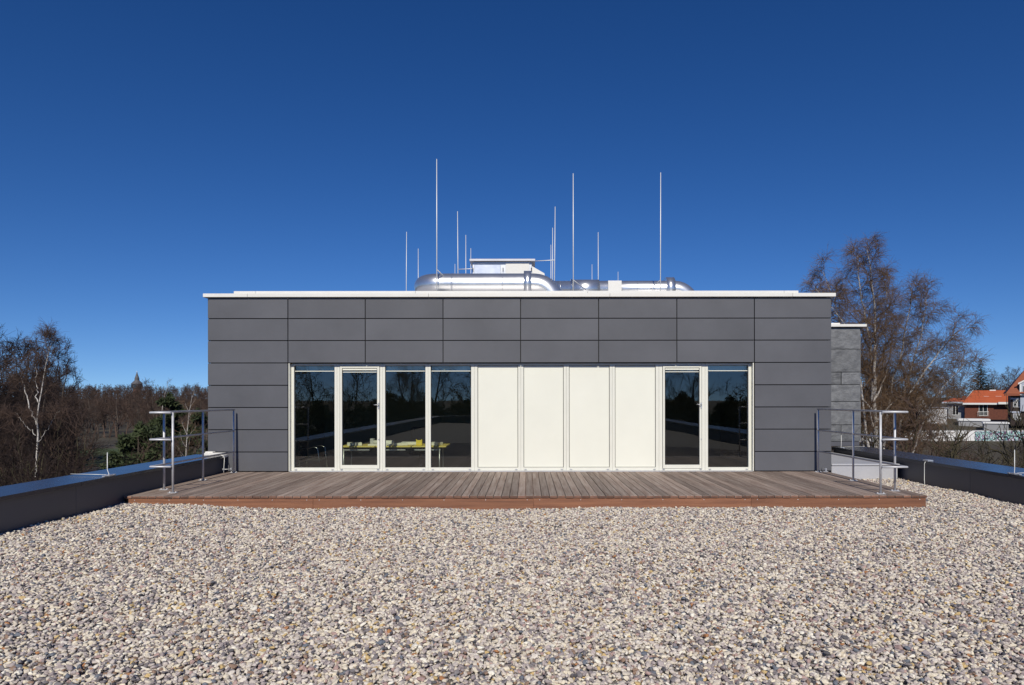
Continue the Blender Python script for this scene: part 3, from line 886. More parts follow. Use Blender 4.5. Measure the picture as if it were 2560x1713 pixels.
mb = MB(); mb.bbox(2.20, 2.57, -0.30, 0.30, 4.25 - RZ, 4.805 - RZ, 0.006); mb.build('sleeve_box', M['coping_white'], d2)

vu = empty('ventilation_unit', (-0.75, 20.5, RZ), 'boxy metal ventilation unit with flat roof plate behind the ducts', 'ventilation unit')
zt = 5.86 - RZ
mb = MB(); mb.bbox(-0.92, 0.90, 0, 1.6, 0.02, zt - 0.075, 0.01); mb.build('casing', M['alu_dull'], vu)
mb = MB(); mb.bbox(-1.0, 1.0, -0.12, 1.7, zt - 0.07, zt, 0.008); mb.build('roof_plate', M['zinc'], vu)
mb = MB(); mb.bbox(-0.86, -0.06, -0.03, -0.002, 0.5, zt - 0.16, 0.006); mb.build('front_panel', M['alu'], vu)
mb = MB(); mb.bbox(0.10, 0.82, -0.03, -0.002, 0.5, zt - 0.13, 0.006); mb.build('front_panel', M['coping_white'], vu)
mb = MB(); mb.bbox(-0.86, 0.84, -0.026, -0.002, zt - 0.125, zt - 0.085, 0.004); mb.build('rail_strip', M['alu_dull'], vu)
mb = MB(); mb.prism([(0.905, 0.2), (1.5, 0.2), (1.28, zt - 0.42), (0.905, zt - 0.20)], 'y', 0.02, 0.5); mb.build('side_hood', M['coping_white'], vu)
for xx in (0.02, 0.88, -0.9):
    mb = MB(); mb.bbox(xx - 0.012, xx + 0.012, -0.05, -0.031, zt - 0.36, zt - 0.26, 0.003); mb.build('latch', M['black'], vu)
for xx in (-0.80, -0.76, 0.78):
    mb = MB(); mb.tube([(xx, 0.1, zt), (xx, 0.1, zt + 0.05)], 0.012, 8); mb.build('bolt', M['alu_dull'], vu)

def rod(label, px, top_px, depth, lean=0.0, arm=None):
    K = 1677.0
    x = (px - 1318) / K * depth
    top = 1.57 + (1000 - top_px) / K * depth
    o = empty('lightning_rod', (round(x, 3), depth, RZ), label, 'lightning rod', 'lightning rods on the roof')
    rad = 0.0125
    h = top - RZ
    mb = MB(); mb.tube([(0, 0, 0.1), (lean*0.5, 0, h*0.55), (lean, 0, h)], [rad, rad, rad*0.7], 8); mb.build('rod', M['rod'], o)
    mb = MB(); mb.lathe([(0.16, 0.0), (0.16, 0.07), (0.05, 0.10), (0.02, 0.16)], n=16); mb.build('base', M['zinc'], o)
    if arm:
        mb = MB(); mb.tube([(lean*0.3, 0, arm[1] - RZ), (arm[0] - x, arm[2] - depth, arm[3] - RZ)], 0.012, 6); mb.build('arm', M['rod'], o)
    return o
rod('lightning rod furthest left on the roof, of middling height', 1015.5, 579.7, 23.3, 0.02)
rod('faint short lightning rod second from the left on the roof', 1046, 621.6, 25.9)
rod('tallest lightning rod, in front of the left end of the larger duct', 1092.5, 397.7, 16.5, 0.0, (-2.02, 4.78, 17.0, 4.62))
rod('tall thin lightning rod left of the ventilation unit, tied to it by an arm', 1146, 528.5, 20.8, -0.02, (-1.66, 5.62, 20.6, 5.60))
rod('lightning rod just left of the ventilation unit, shorter than its left neighbour', 1165, 587.5, 23.8)
rod('lightning rod rising behind the left edge of the ventilation unit plate', 1177.5, 620.6, 25.9)
rod('tiny lightning rod tip just above the larger duct, left of the ventilation unit', 1137.8, 660, 28.9)
rod('shortest of the three close-set lightning rods right of the ventilation unit', 1377.8, 612, 25.3, 0, (0.86, 4.93, 20.9, 4.9))
rod('middle of the three close-set lightning rods right of the ventilation unit', 1382, 569.8, 22.8)
rod('tallest of the three close-set lightning rods right of the ventilation unit', 1386, 517, 20.3, 0.03, (0.2, 5.80, 20.6, 5.83))
rod('tall lightning rod in front of the left part of the smaller duct', 1433.6, 434, 17.3, 0.0, (1.6, 4.66, 18.2, 4.55))
rod('short lightning rod tip above the middle of the smaller duct', 1480.5, 661.6, 29.0)
rod('medium lightning rod behind the middle of the smaller duct', 1496, 581, 23.4)
rod('tiny lightning rod tip near the white sleeve box', 1545.6, 680, 30.7)
rod('tall lightning rod furthest right, by the end bend of the smaller duct', 1651.5, 432, 17.3, 0.01, (3.35, 4.66, 18.2, 4.58))

# ------------------------------------------------------------------ inside the room
FZ = -0.10
def desk(label, x0, x1, y0, z, leaves):
    o = empty('desk', (x0, y0, FZ), label, 'desk')
    for a, b in leaves:
        mb = MB(); mb.bbox(a - x0, b - x0, 0, 0.75, z - 0.03 - FZ, z - FZ, 0.004); mb.build('tabletop', M['paper_yellow'], o)
    for a, b in leaves:
        mb = MB(); mb.bbox(a - x0 + 0.05, b - x0 - 0.12, 0.05, 0.08, z - 0.10 - FZ, z - 0.075 - FZ, 0.004); mb.build('beam', M['alu_dull'], o)
    for x in (0.06, x1 - x0 - 0.15):
        for y in (0.06, 0.68):
            mb = MB(); mb.tube([(x, y, 0), (x, y, z - 0.035 - FZ)], 0.014, 10); mb.build('leg', M['alu_dull'], o)
desk('long desk with yellowish top behind the left windows', -3.95, -1.71, 14.15, 0.60, [(-3.95, -3.22), (-3.20, -2.46), (-2.44, -1.71)])
TZ = 0.601
def sheet_thing(name, label, cat, x, y, w, d, h, rz, m):
    mb = MB(); mb.bbox(-w/2, w/2, -d/2, d/2, 0, h, min(0.002, h*0.3)); o = mb.build(name, m)
    o.location = (x, y, TZ + 0.001); o.rotation_euler = (0, 0, rz)
    return tag(o, label, cat)
sheet_thing('paper_stack', 'flat stack of papers at the left end of the desk behind the glazed door', 'papers', -3.70, 14.36, 0.30, 0.24, 0.06, 0.3, M['paper'])
sheet_thing('paper_stack', 'loose papers on the desk in front of the roll of drawings', 'papers', -3.12, 14.33, 0.50, 0.26, 0.028, -0.12, M['paper'])
sheet_thing('paper_stack', 'paper stack on the desk right of the door mullion', 'papers', -2.72, 14.36, 0.28, 0.22, 0.05, 0.4, M['paper'])
sheet_thing('paper_stack', 'white booklet lying just left of the yellow box', 'papers', -2.52, 14.62, 0.42, 0.22, 0.055, 0.05, M['paper'])
sheet_thing('paper_stack', 'papers at the right end of the desk', 'papers', -1.98, 14.40, 0.26, 0.24, 0.06, -0.4, M['paper'])
o = empty('paper_roll', (-3.3, 14.55, TZ + 0.05), 'roll of drawings lying on the desk behind the glazed door', 'paper roll', rz=-0.2)
mb = MB(); mb.tube([(-0.02, 0, 0), (0.42, 0, 0)], 0.048, 14); mb.build('sheet', M['paper'], o)
mb = MB(); mb.bbox(-0.10, -0.02, -0.05, 0.05, -0.05, 0.085, 0.01); mb.build('end_block', M['zinc'], o)
o = empty('yellow_box', (-2.30, 14.30, TZ + 0.001), 'small yellow cardboard box standing on the desk', 'box')
mb = MB(); mb.bbox(-0.062, 0.062, -0.045, 0.045, 0, 0.105, 0.003); mb.build('carton', M['yellow'], o)
mb = MB(); mb.prism([(-0.062, 0.106), (0.062, 0.106), (0.062, 0.135), (0.03, 0.115), (-0.03, 0.115), (-0.062, 0.135)], 'y', -0.045, -0.042); mb.build('flap', M['yellow'], o)
mb = MB(); mb.box(-0.04, 0.04, -0.0462, -0.0453, 0.03, 0.048); mb.build('print_band', M['paper_yellow'], o)
def chair(label, x, y, rz, col):
    o = empty('office_chair', (x, y, FZ), label, 'chair', rz=rz)
    mb = MB(); mb.bbox(-0.23, 0.23, -0.22, 0.22, 0.44, 0.50, 0.02); mb.build('seat', col, o)
    mb = MB(); mb.bbox(-0.23, 0.23, 0.20, 0.25, 0.56, 1.05, 0.03); mb.build('backrest', col, o)
    mb = MB(); mb.tube([(0, 0, 0.06), (0, 0, 0.44)], 0.025, 10); mb.tube([(0, 0.1, 0.46), (0, 0.24, 0.5), (0, 0.25, 0.6)], 0.018, 8); mb.build('column', M['black'], o)
    for k in range(5):
        a = 2*math.pi*k/5
        mb = MB(); mb.tube([(0, 0, 0.09), (0.28*math.cos(a), 0.28*math.sin(a), 0.05)], 0.018, 8); mb.tube([(0.28*math.cos(a), 0.28*math.sin(a), 0.03), (0.28*math.cos(a)+0.02, 0.28*math.sin(a), 0.03)], 0.028, 10); mb.build('foot', M['black'], o)
chair('dark office chair standing behind the desk near the yellow box', -2.42, 15.2, 0.05, M['black'])
o = empty('tube_chair', (-4.45, 14.0, FZ), 'chair with chromed tube frame behind the leftmost window', 'chair')
for y_ in (-0.2, 0.28):
    mb = MB(); mb.tube([(-0.25, y_, 0), (-0.25, y_, 0.60), (-0.2, y_, 0.66), (0.08, y_, 0.70), (0.14, y_, 0.67), (0.22, y_, 0)], 0.011, 10); mb.build('side_frame', M['chrome'], o)
mb = MB(); mb.bbox(-0.24, 0.20, -0.18, 0.26, 0.42, 0.45, 0.01); mb.build('seat', M['black'], o)
mb = MB(); mb.bbox(-0.27, -0.23, -0.18, 0.26, 0.47, 0.80, 0.01); mb.build('backrest', M['black'], o)

# ------------------------------------------------------------------ vegetation generators
def tube_mesh(name, polys, m, kmin=3):
    """polys: list of (pts Nx3, radii N, sides); one mesh from numpy arrays"""
    V = []; F = []; base = 0
    for pts, rad, k in polys:
        n = len(pts)
        t = pts[-1] - pts[0]
        t = t / (np.linalg.norm(t) + 1e-9)
        a = np.array([0.0, 0, 1.0]) if abs(t[2]) < 0.8 else np.array([1.0, 0, 0])
        u = np.cross(t, a); u /= np.linalg.norm(u); w = np.cross(t, u)
        ang = np.arange(k) * (2*math.pi/k)
        ring = np.cos(ang)[:, None]*u + np.sin(ang)[:, None]*w
        V.append((pts[:, None, :] + rad[:, None, None]*ring[None]).reshape(-1, 3))
        i = np.arange(n-1)[:, None]*k; j = np.arange(k)[None]; j2 = (j+1) % k
        F.append((np.stack([i+j, i+j2, i+k+j2, i+k+j], -1).reshape(-1, 4) + base))
        base += n*k
    V = np.concatenate(V).astype(np.float32); F = np.concatenate(F).astype(np.int32)
    return np_mesh(name, V, F, m, True)

def np_mesh(name, V, F, m, smooth=False):
    me = bpy.data.meshes.new(name)
    nf, k = F.shape
    me.vertices.add(len(V)); me.vertices.foreach_set('co', V.astype(np.float32).ravel())
    me.loops.add(nf*k); me.loops.foreach_set('vertex_index', F.astype(np.int32).ravel())
    me.polygons.add(nf); me.polygons.foreach_set('loop_start', np.arange(nf, dtype=np.int32)*k)
    me.polygons.foreach_set('use_smooth', np.full(nf, smooth))
    me.materials.append(m)
    me.update(calc_edges=True); me.validate()
    return me

def shoot(rng, p, d, length, r0, r1, nseg, wander, up):
    pts = [p]; d = d / np.linalg.norm(d)
    step = length / nseg
    for i in range(nseg):
        d = d + rng.normal(0, wander, 3) + np.array([0, 0, up])
        d = d / np.linalg.norm(d)
        p = p + d*step
        pts.append(p)
    return np.array(pts), np.linspace(r0, r1, nseg+1)

def side_dir(rng, d, ang, az):
    d = d / np.linalg.norm(d)
    a = np.array([0.0, 0, 1]) if abs(d[2]) < 0.9 else np.array([1.0, 0, 0])
    u = np.cross(d, a); u /= np.linalg.norm(u); w = np.cross(d, u)
    return d*math.cos(ang) + (u*math.cos(az) + w*math.sin(az))*math.sin(ang)

def bare_tree(seed, H, r, stems=1, spread=0.55, n1=11, n2=8, n3=7, droop=0.0, first=0.22, l1=0.42, twig_r=0.008, lean=0.06, stem_angle=0.3, twig_len=1.0, n4=0, stem_dirs=None, paths=None):
    rng = np.random.default_rng(seed)
    thick = []; fine = []
    if paths: stems = len(paths)
    for s in range(stems):
        if paths is not None:
            pp = np.array([(a, c, b) for a, b, c in paths[s][0]], float)
            cl = np.concatenate([[0], np.cumsum(np.linalg.norm(np.diff(pp, axis=0), axis=1))])
            u_ = np.linspace(0, cl[-1], 19)
            tp = np.stack([np.interp(u_, cl, pp[:, q]) for q in range(3)], 1)
            for _ in range(2): tp[1:-1] = tp[1:-1]*0.5 + 0.25*(tp[:-2] + tp[2:])
            tp[1:-1] += rng.normal(0, 0.035, tp[1:-1].shape)
            hs_ = cl[-1]; rs_ = r*paths[s][1]
            tr = np.linspace(rs_, rs_*0.10, 19); sd = None
        elif stem_dirs is not None:
            sd = np.array(stem_dirs[s][0], float); hs_ = H*stem_dirs[s][1]; rs_ = r*stem_dirs[s][2]
        else:
            az = 2*math.pi*(s + rng.random()*0.5)/max(1, stems)
            sa = 0.0 if stems == 1 else stem_angle*rng.uniform(0.6, 1.3)
            sd = np.array([math.cos(az)*math.sin(sa) + rng.normal(0, lean), math.sin(az)*math.sin(sa) + rng.normal(0, lean), math.cos(sa)])
            hs_ = H * (1 if s == 0 else rng.uniform(0.75, 0.97)); rs_ = r*(1 if s == 0 else 0.75)
        if paths is None: tp, tr = shoot(rng, np.zeros(3), sd, hs_, rs_, rs_*0.12, 14, 0.055, 0.045)
        f0 = first if paths is None else paths[s][2]
        thick.append((tp, tr, 8))
        az = rng.random()*6.28
        for i in range(n1):
            t = f0 + (1 - f0)*(i + rng.random()*0.8)/n1
            x = t*(len(tp)-1); k = min(int(x), len(tp)-2); fr = x - k
            p = tp[k]*(1-fr) + tp[k+1]*fr
            d = tp[k+1] - tp[k]
            az += 2.4 + rng.normal(0, 0.4)
            L1 = (hs_ if paths is None else H)*l1*(1.05 - 0.72*t)*rng.uniform(0.75, 1.2)
            rr = max(0.012, (rs_*(1-t)*0.88 + rs_*0.12)*0.55)
            b1, r1 = shoot(rng, p, side_dir(rng, d, spread*rng.uniform(0.8, 1.4) + 0.12*(1-t), az), L1, rr, rr*0.22, 8, 0.10, 0.06)
            (fine if (paths is not None and rr < 0.05) else thick).append((b1, r1, 5))
            for j in range(n2):
                t2 = 0.18 + 0.82*(j + rng.random())/n2
                x2 = t2*(len(b1)-1); k2 = min(int(x2), len(b1)-2); f2 = x2-k2
                p2 = b1[k2]*(1-f2) + b1[k2+1]*f2
                L2 = L1*0.48*(1.1 - 0.6*t2)*rng.uniform(0.7, 1.25)
                r2 = max(twig_r*1.3, rr*0.42*(1-0.6*t2))
                b2, q2 = shoot(rng, p2, side_dir(rng, b1[k2+1]-b1[k2], rng.uniform(0.45, 1.0), rng.random()*6.28), L2, r2, max(twig_r, r2*0.4), 5, 0.14, 0.03 - droop*0.4)
                fine.append((b2, q2, 4))
                for m in range(n3):
                    t3 = 0.15 + 0.85*(m + rng.random())/n3
                    x3 = t3*(len(b2)-1); k3 = min(int(x3), len(b2)-2); f3 = x3-k3
                    p3 = b2[k3]*(1-f3) + b2[k3+1]*f3
                    L3 = (0.35 + 0.38*L2)*rng.uniform(0.6, 1.3)*twig_len
                    b3, q3 = shoot(rng, p3, side_dir(rng, b2[k3+1]-b2[k3], rng.uniform(0.4, 1.0), rng.random()*6.28), L3, twig_r, twig_r*0.45, 4, 0.16, 0.02 - droop)
                    fine.append((b3, q3, 3))
                    for _ in range(n4):
                        k4 = rng.integers(1, 4)
                        b4, q4 = shoot(rng, b3[k4], side_dir(rng, b3[k4+1]-b3[k4] if k4 < 4 else b3[k4]-b3[k4-1], rng.uniform(0.3, 0.9), rng.random()*6.28), L3*rng.uniform(0.4, 0.8), twig_r*0.7, twig_r*0.35, 3, 0.14, -droop*1.2)
                        fine.append((b4, q4, 3))
    return thick, fine

def place(name, meshes, loc, rz, s, label, cat, group=None, sz=None):
    o = empty(name, loc, label, cat, group, rz)
    o.scale = (s, s, sz or s)
    for nm, me in meshes:
        c = bpy.data.objects.new(nm, me); link(c, o)
    return o
def tz(x, y): return float(terrain_z(x, y)) - 0.05

def make_tree(name, bark, twig, **kw):
    th, fi = bare_tree(**kw)
    return [('trunk', tube_mesh(name + '_trunk', th, bark)), ('crown', tube_mesh(name + '_crown', fi, twig))]

wood_v = [make_tree('wood%d' % i, M['bark'], M['twig'], seed=20+i, H=11.5, r=0.20, n1=12, n2=8, n3=7, spread=0.55 + 0.08*i, twig_r=0.012, n4=2, l1=0.44) for i in range(4)]
dark_v = [make_tree('dark%d' % i, M['bark'], M['twig_dark'], seed=40+i, H=11.5, r=0.17, stems=2 + i, stem_angle=0.22, n1=9, n2=8, n3=7, spread=0.5, first=0.06, twig_r=0.013, n4=2, l1=0.40) for i in range(2)]
bush_v = [make_tree('bush%d' % i, M['twig_olive'], [M['twig_olive'], M['twig'], M['twig_dark']][i], seed=60+i, H=4.0, r=0.045, stems=8, stem_angle=0.55, n1=6, n2=5, n3=4, spread=0.5, first=0.12, twig_r=0.007, l1=0.45) for i in range(3)]
birch_big = make_tree('birch_big', M['birch'], M['birch_twig'], seed=101, H=17.0, r=0.17, n1=18, n2=9, n3=8, spread=0.60, droop=0.12, l1=0.180, twig_r=0.0062, n4=3, twig_len=1.15, paths=[
    # (x, z, y) along each stem, relative thickness, where branching starts
    ([(0, 0, 0), (-.05, 5, 0), (-.13, 10, 0), (-.07, 12.2, .1), (-.1, 14.6, .1), (-.3, 16.2, 0), (-.55, 17.3, 0)], 1.0, 0.40),
    ([(.1, 0, .1), (.4, 5, .3), (1.02, 9.7, .5), (1.67, 11.8, .6), (2.06, 14, .6), (2.15, 15.2, .5)], 0.72, 0.36),
    ([(.2, 0, 0), (.8, 6, -.2), (1.57, 9.5, -.3), (2.7, 11.0, -.4), (3.54, 12.2, -.4), (4.35, 12.9, -.4)], 0.75, 0.38),
    ([(-.1, 0, .2), (-.4, 6, .5), (-1.2, 11, .8), (-1.5, 12.8, .9), (-1.93, 15, .9), (-2.5, 16.2, .9)], 0.7, 0.42),
    ([(-.1, 0, -.1), (-.6, 7, -.2), (-1.4, 12.2, -.3), (-2.6, 14.4, -.3), (-3.5, 15.2, -.2)], 0.65, 0.42),
    ([(-.1, 8, .1), (-.13, 11.2, .2), (-.6, 14, .3), (-.8, 15.7, .3), (-.9, 17.0, .3)], 0.6, 0.2),
    ([(.1, 0, .2), (.5, 9, .6), (.9, 12, .9), (1.15, 14.3, 1.0), (1.0, 15.6, 1.0)], 0.55, 0.5),
    ([(.2, 0, .3), (.9, 6, .4), (1.8, 9.6, .5), (2.5, 11.8, .5), (2.8, 13.6, .4), (2.85, 15.0, .4)], 0.6, 0.38),
    ([(.3, 0, -.2), (1.2, 5, -.6), (2.3, 8.6, -.9), (3.4, 10.4, -1.0), (4.1, 10.9, -1.0)], 0.5, 0.4)])
birch_left = make_tree('birch_left', M['birch'], M['twig'], seed=131, H=11.8, r=0.082, n1=8, n2=7, n3=6, spread=0.6, droop=0.11, l1=0.12, twig_r=0.0062, n4=1, twig_len=1.0, paths=[
    ([(0, 0, 0), (.03, 4.87, 0), (.06, 7.6, 0), (.18, 8.7, 0), (.51, 10.4, 0), (.85, 11.5, 0)], 1.0, 0.74),
    ([(.06, 7.5, 0), (-.39, 8.57, .1), (-.74, 9.4, .2), (-.78, 10.2, .2)], 0.45, 0.35),
    ([(.15, 8.5, 0), (0, 9.3, .1), (-.04, 10.3, .1)], 0.35, 0.3),
    ([(.03, 7.0, 0), (-.45, 7.5, -.1), (-.85, 8.05, -.1)], 0.22, 0.5),
    ([(.08, 6.6, 0), (.7, 7.3, -.2), (1.3, 8.2, -.2)], 0.22, 0.5),
    ([(.51, 10.3, 0), (.55, 10.9, .1), (.40, 11.5, .1)], 0.3, 0.3)])
birch_thin = make_tree('birch_thin', M['birch'], M['birch_twig'], seed=151, H=9.5, r=0.085, stems=1, n1=12, n2=6, n3=5, spread=0.45, droop=0.10, first=0.35, l1=0.22, twig_r=0.007)

def leaf_cloud(seed, centers, radii, per, size, m, name):
    rng = np.random.default_rng(seed)
    V = []
    for c, rad in zip(centers, radii):
        n = per
        d = rng.normal(0, 1, (n, 3)); d /= np.linalg.norm(d, axis=1)[:, None]
        rr = rng.random(n)**0.45
        p = np.array(c) + d*rr[:, None]*np.array(rad)
        a = d*0.7 + rng.normal(0, 0.6, (n, 3)); a /= np.linalg.norm(a, axis=1)[:, None]
        b = np.cross(a, rng.normal(0, 1, (n, 3))); b /= np.linalg.norm(b, axis=1)[:, None]
        ln = size*rng.uniform(0.6, 1.4, (n, 1)); wd = size*0.32*rng.uniform(0.6, 1.3, (n, 1))
        V.append(np.stack([p - b*wd, p + a*ln*0.5 - b*wd*0.3, p + a*ln, p + b*wd], 1).reshape(-1, 3))
    V = np.concatenate(V)
    F = np.arange(len(V)).reshape(-1, 4)
    return np_mesh(name, V, F, m)

def pine(seed, H, W, n, name):
    rng = np.random.default_rng(seed)
    th = [shoot(rng, np.zeros(3), np.array([0, 0, 1.0]), H*0.95, 0.16, 0.03, 8, 0.03, 0.05) + (7,)]
    cs = []; rs_ = []
    for i in range(n):
        t = 0.12 + 0.86*(i + rng.random())/n
        R_ = W*(0.25 + 0.75*math.sin(min(1.0, (1-t)*1.5)*1.45))*rng.uniform(0.5, 1.0)
        a = rng.random()*6.28
        c = np.array([R_*math.cos(a), R_*math.sin(a), H*t])
        th.append(shoot(rng, np.array([0, 0, max(0.1, H*t - 0.5)]), c - np.array([0, 0, H*t - 0.5]), np.linalg.norm(c[:2]) + 0.3, 0.04, 0.012, 4, 0.05, 0.02) + (4,))
        cs.append(c); rs_.append(np.array([0.62, 0.62, 0.36])*W*0.42*rng.uniform(0.7, 1.2))
    cs.append(np.array([0, 0, H])); rs_.append(np.array([0.3, 0.3, 0.5])*W*0.4)
    return [('trunk', tube_mesh(name + '_trunk', th, M['bark'])), ('crown', leaf_cloud(seed + 1, cs, rs_, 260, 0.26, M['needle'], name + '_crown'))]
pine_v = [pine(201, 7.0, 2.6, 46, 'pine_a'), pine(215, 9.5, 2.1, 50, 'pine_b')]

def spruce(seed, H, W, name):
    rng = np.random.default_rng(seed)
    th = [shoot(rng, np.zeros(3), np.array([0, 0, 1.0]), H, 0.22, 0.02, 6, 0.005, 0.02) + (7,)]
    V = []
    nw = 34
    for i in range(nw):
        t = 0.10 + 0.90*i/(nw-1)
        z = H*t*0.99
        Rb = W*(1 - t)**0.85 + 0.18
        nbr = 11 if t < 0.8 else 7
        for k in range(nbr):
            a = 6.283*(k + rng.random()*0.6)/nbr + i*0.7
            L1 = Rb*rng.uniform(0.75, 1.12)
            pts, rad = shoot(rng, np.array([0, 0, z]), np.array([math.cos(a), math.sin(a), 0.05 + 0.35*t]), L1, 0.03, 0.008, 5, 0.03, -0.02)
            th.append((pts, rad, 3))
            n = max(20, int(74*L1/W) + 20)
            s = rng.random(n)
            base = pts[0] + (pts[-1]-pts[0])*s[:, None]
            x = s*5; kk = np.minimum(x.astype(int), 4); fr = (x-kk)[:, None]
            base = pts[kk]*(1-fr) + pts[kk+1]*fr
            dr = np.array([math.cos(a), math.sin(a), 0])
            sd = np.array([-math.sin(a), math.cos(a), 0])
            sg = np.where(rng.random(n) < 0.5, -1, 1)[:, None]
            dv = dr*0.75 + sd*sg*rng.uniform(0.1, 0.9, (n, 1)) + np.stack([np.zeros(n), np.zeros(n), rng.uniform(-0.5, 0.12, n)], 1)
            dv /= np.linalg.norm(dv, axis=1)[:, None]
            ln = rng.uniform(0.28, 0.6, (n, 1))*(0.5 + 0.5*L1/W)
            wv = np.cross(dv, rng.normal(0, 1, (n, 3))); wv /= np.linalg.norm(wv, axis=1)[:, None]
            V.append(np.stack([base - wv*0.05, base + dv*ln*0.5 - wv*0.035, base + dv*ln, base + dv*ln*0.4 + wv*0.06], 1).reshape(-1, 3))
    V = np.concatenate(V); F = np.arange(len(V)).reshape(-1, 4)
    return [('trunk', tube_mesh(name + '_trunk', th, M['bark'])), ('crown', np_mesh(name + '_crown', V, F, M['spruce']))]

def at(px, depth):
    """x of a bearing measured in the photograph, at a given distance"""
    return (px - 1318) / 1677.0 * depth

# ------------------------------------------------------------------ trees, right side
x = at(2193, 36); place('birch_tree', birch_big, (x, 36, tz(x, 36)), 0.0, 1.0, 'large many-stemmed bare birch rising behind the slate block', 'tree', sz=0.965)
rt = random.Random(3)
x = at(2451, 172); place('spruce_tree', spruce(301, 14.5, 4.6, 'spruce'), (x, 172, tz(x, 172) - 0.3), 0.4, 1.0, 'dark pointed spruce behind the orange-roofed house', 'tree')
for k, (px, d, v, s) in enumerate([(2250, 62, 1, 0.93), (2195, 58, 2, 0.93), (2392, 175, 1, 0.95), (2225, 96, 2, 1.0), (2345, 180, 0, 0.86), (2215, 74, 3, 0.97), (2270, 76, 0, 0.95), (2180, 66, 0, 0.96), (2165, 84, 1, 1.0)]):
    x = at(px, d); place('bare_tree', wood_v[v], (x, d, tz(x, d)), rt.random()*6, s, 'bare brown tree in the thicket behind the large birch', 'tree', 'thicket trees behind the large birch')
for k, (px, d, v, s) in enumerate([(2400, 190, 0, 0.9), (2390, 200, 2, 0.9), (2500, 196, 1, 1.0), (2525, 205, 3, 1.1), (2550, 200, 0, 1.0), (2580, 190, 2, 1.1), (2490, 215, 3, 0.95), (2375, 185, 1, 0.9), (2600, 205, 1, 1.05), (2545, 225, 0, 1.0), (2515, 228, 2, 1.0)]):
    x = at(px, d); place('bare_tree', wood_v[v], (x, d, tz(x, d)), rt.random()*6, s, 'bare tree in the row behind the orange-roofed houses', 'tree', 'bare trees behind the houses')
for k, (px, d, v, s, lb) in enumerate([(2505, 21, 0, 1.12, 'bare olive-branched shrub just beyond the right parapet in front of the graffiti'),
        (2300, 26, 1, 1.0, 'bare brown shrub beyond the right parapet at the foot of the birch'), (2570, 25, 0, 1.1, 'bare shrub at the right picture edge beyond the parapet'),
        (2400, 34, 1, 0.80, 'bare shrub between the birch and the olive shrub'), (2190, 27, 1, 1.2, 'bare shrub hugging the slate block'), (2460, 40, 1, 0.76, 'bare shrub below the start of the graffiti'), (2530, 52, 2, 0.76, 'reddish bare shrub further back below the graffiti'), (2240, 40, 1, 1.25, 'broad bare shrub among the birch stems')]):
    x = at(px, d); place('bare_shrub', bush_v[v], (x, d, tz(x, d)), rt.random()*6, s*1.75, lb, 'shrub')

# ------------------------------------------------------------------ trees, left side
x = at(88, 31); place('birch_tree', birch_left, (x, 31, tz(x, 31)), 0.0, 1.0, 'white-stemmed bare birch in front of the wood at far left', 'tree')
x = at(453, 47); place('birch_tree', birch_thin, (x, 47, tz(x, 47)), 1.0, 0.95, 'thin young birch behind the left railing', 'tree')
x = at(390, 92); place('birch_tree', birch_thin, (x, 92, tz(x, 92)), 2.2, 1.12, 'slender birch top standing out right of the far tower', 'tree')
for (px, d, v, s, lb) in [(352, 44, 0, 0.95, 'bushy dark pine behind the left railing corner'), (400, 50, 0, 0.9, 'second bushy pine, between the corner pine and the cladding'), (425, 58, 1, 0.93, 'taller pine between the railing and the cladding'), (495, 56, 1, 0.80, 'narrow pine beside the left edge of the cladding'), (338, 70, 0, 0.7, 'small pine at the right edge of the lawn')]:
    x = at(px, d); place('pine_tree', pine_v[v], (x, d, tz(x, d)), px*0.1, s, lb, 'tree')
dk = [(-60, 44, 0, 1.10), (-5, 47, 1, 1.06), (40, 52, 0, 1.05), (95, 50, 1, 1.0), (135, 54, 0, 0.88), (138, 58, 1, 0.82), (140, 62, 0, 0.80), (20, 62, 1, 1.15), (75, 66, 0, 1.18), (120, 70, 1, 0.98), (-30, 58, 0, 1.15),
      (-25, 40, 1, 0.92), (60, 44, 0, 0.90), (20, 38, 0, 0.80), (112, 43, 1, 0.84), (150, 48, 0, 0.75), (120, 56, 1, 0.80), (55, 76, 1, 1.2), (150, 78, 0, 0.94), (150, 90, 1, 0.88), (0, 80, 0, 1.25), (95, 84, 1, 1.22)]
for px, d, v, s in dk:
    x = at(px, d); place('bare_tree', dark_v[v], (x, d, tz(x, d)), rt.random()*6, s, 'dark red-brown bare tree in the dense wood at far left', 'tree', 'dense dark wood at far left')
for k in range(44):
    px = 165 + 375*((k*0.618) % 1.0) + rt.uniform(-6, 6); d = 72 + 3.4*k + rt.uniform(-4, 4)
    if 195 < px < 355 and d < 128: d += 75
    x = at(px, d); place('bare_tree', wood_v[k % 4], (x, d, tz(x, d)), rt.random()*6, (1.57 + 34*d/1677.0 - tz(x, d))/12.0*rt.uniform(0.84, 1.0), 'bare brown tree in the mixed wood behind the left railing', 'tree', 'mixed wood behind the left railing')
for (px, d, v, s, lb) in [(160, 28, 2, 1.15, 'reddish bare shrub low behind the left parapet, right of the birch'), (140, 37, 2, 1.1, 'reddish bare shrub in the second row right of the birch'), (30, 30, 2, 1.3, 'reddish bare shrub left of the birch stem'), (480, 38, 1, 1.3, 'brown bare shrub behind the left railing by the cladding'), (150, 62, 1, 1.0, 'bare shrub standing left of the lawn'), (120, 40, 1, 1.5, 'large bare shrub behind the birch')]:
    x = at(px, d); place('bare_shrub', bush_v[v], (x, d, tz(x, d)), rt.random()*6, s*1.35, lb, 'shrub')

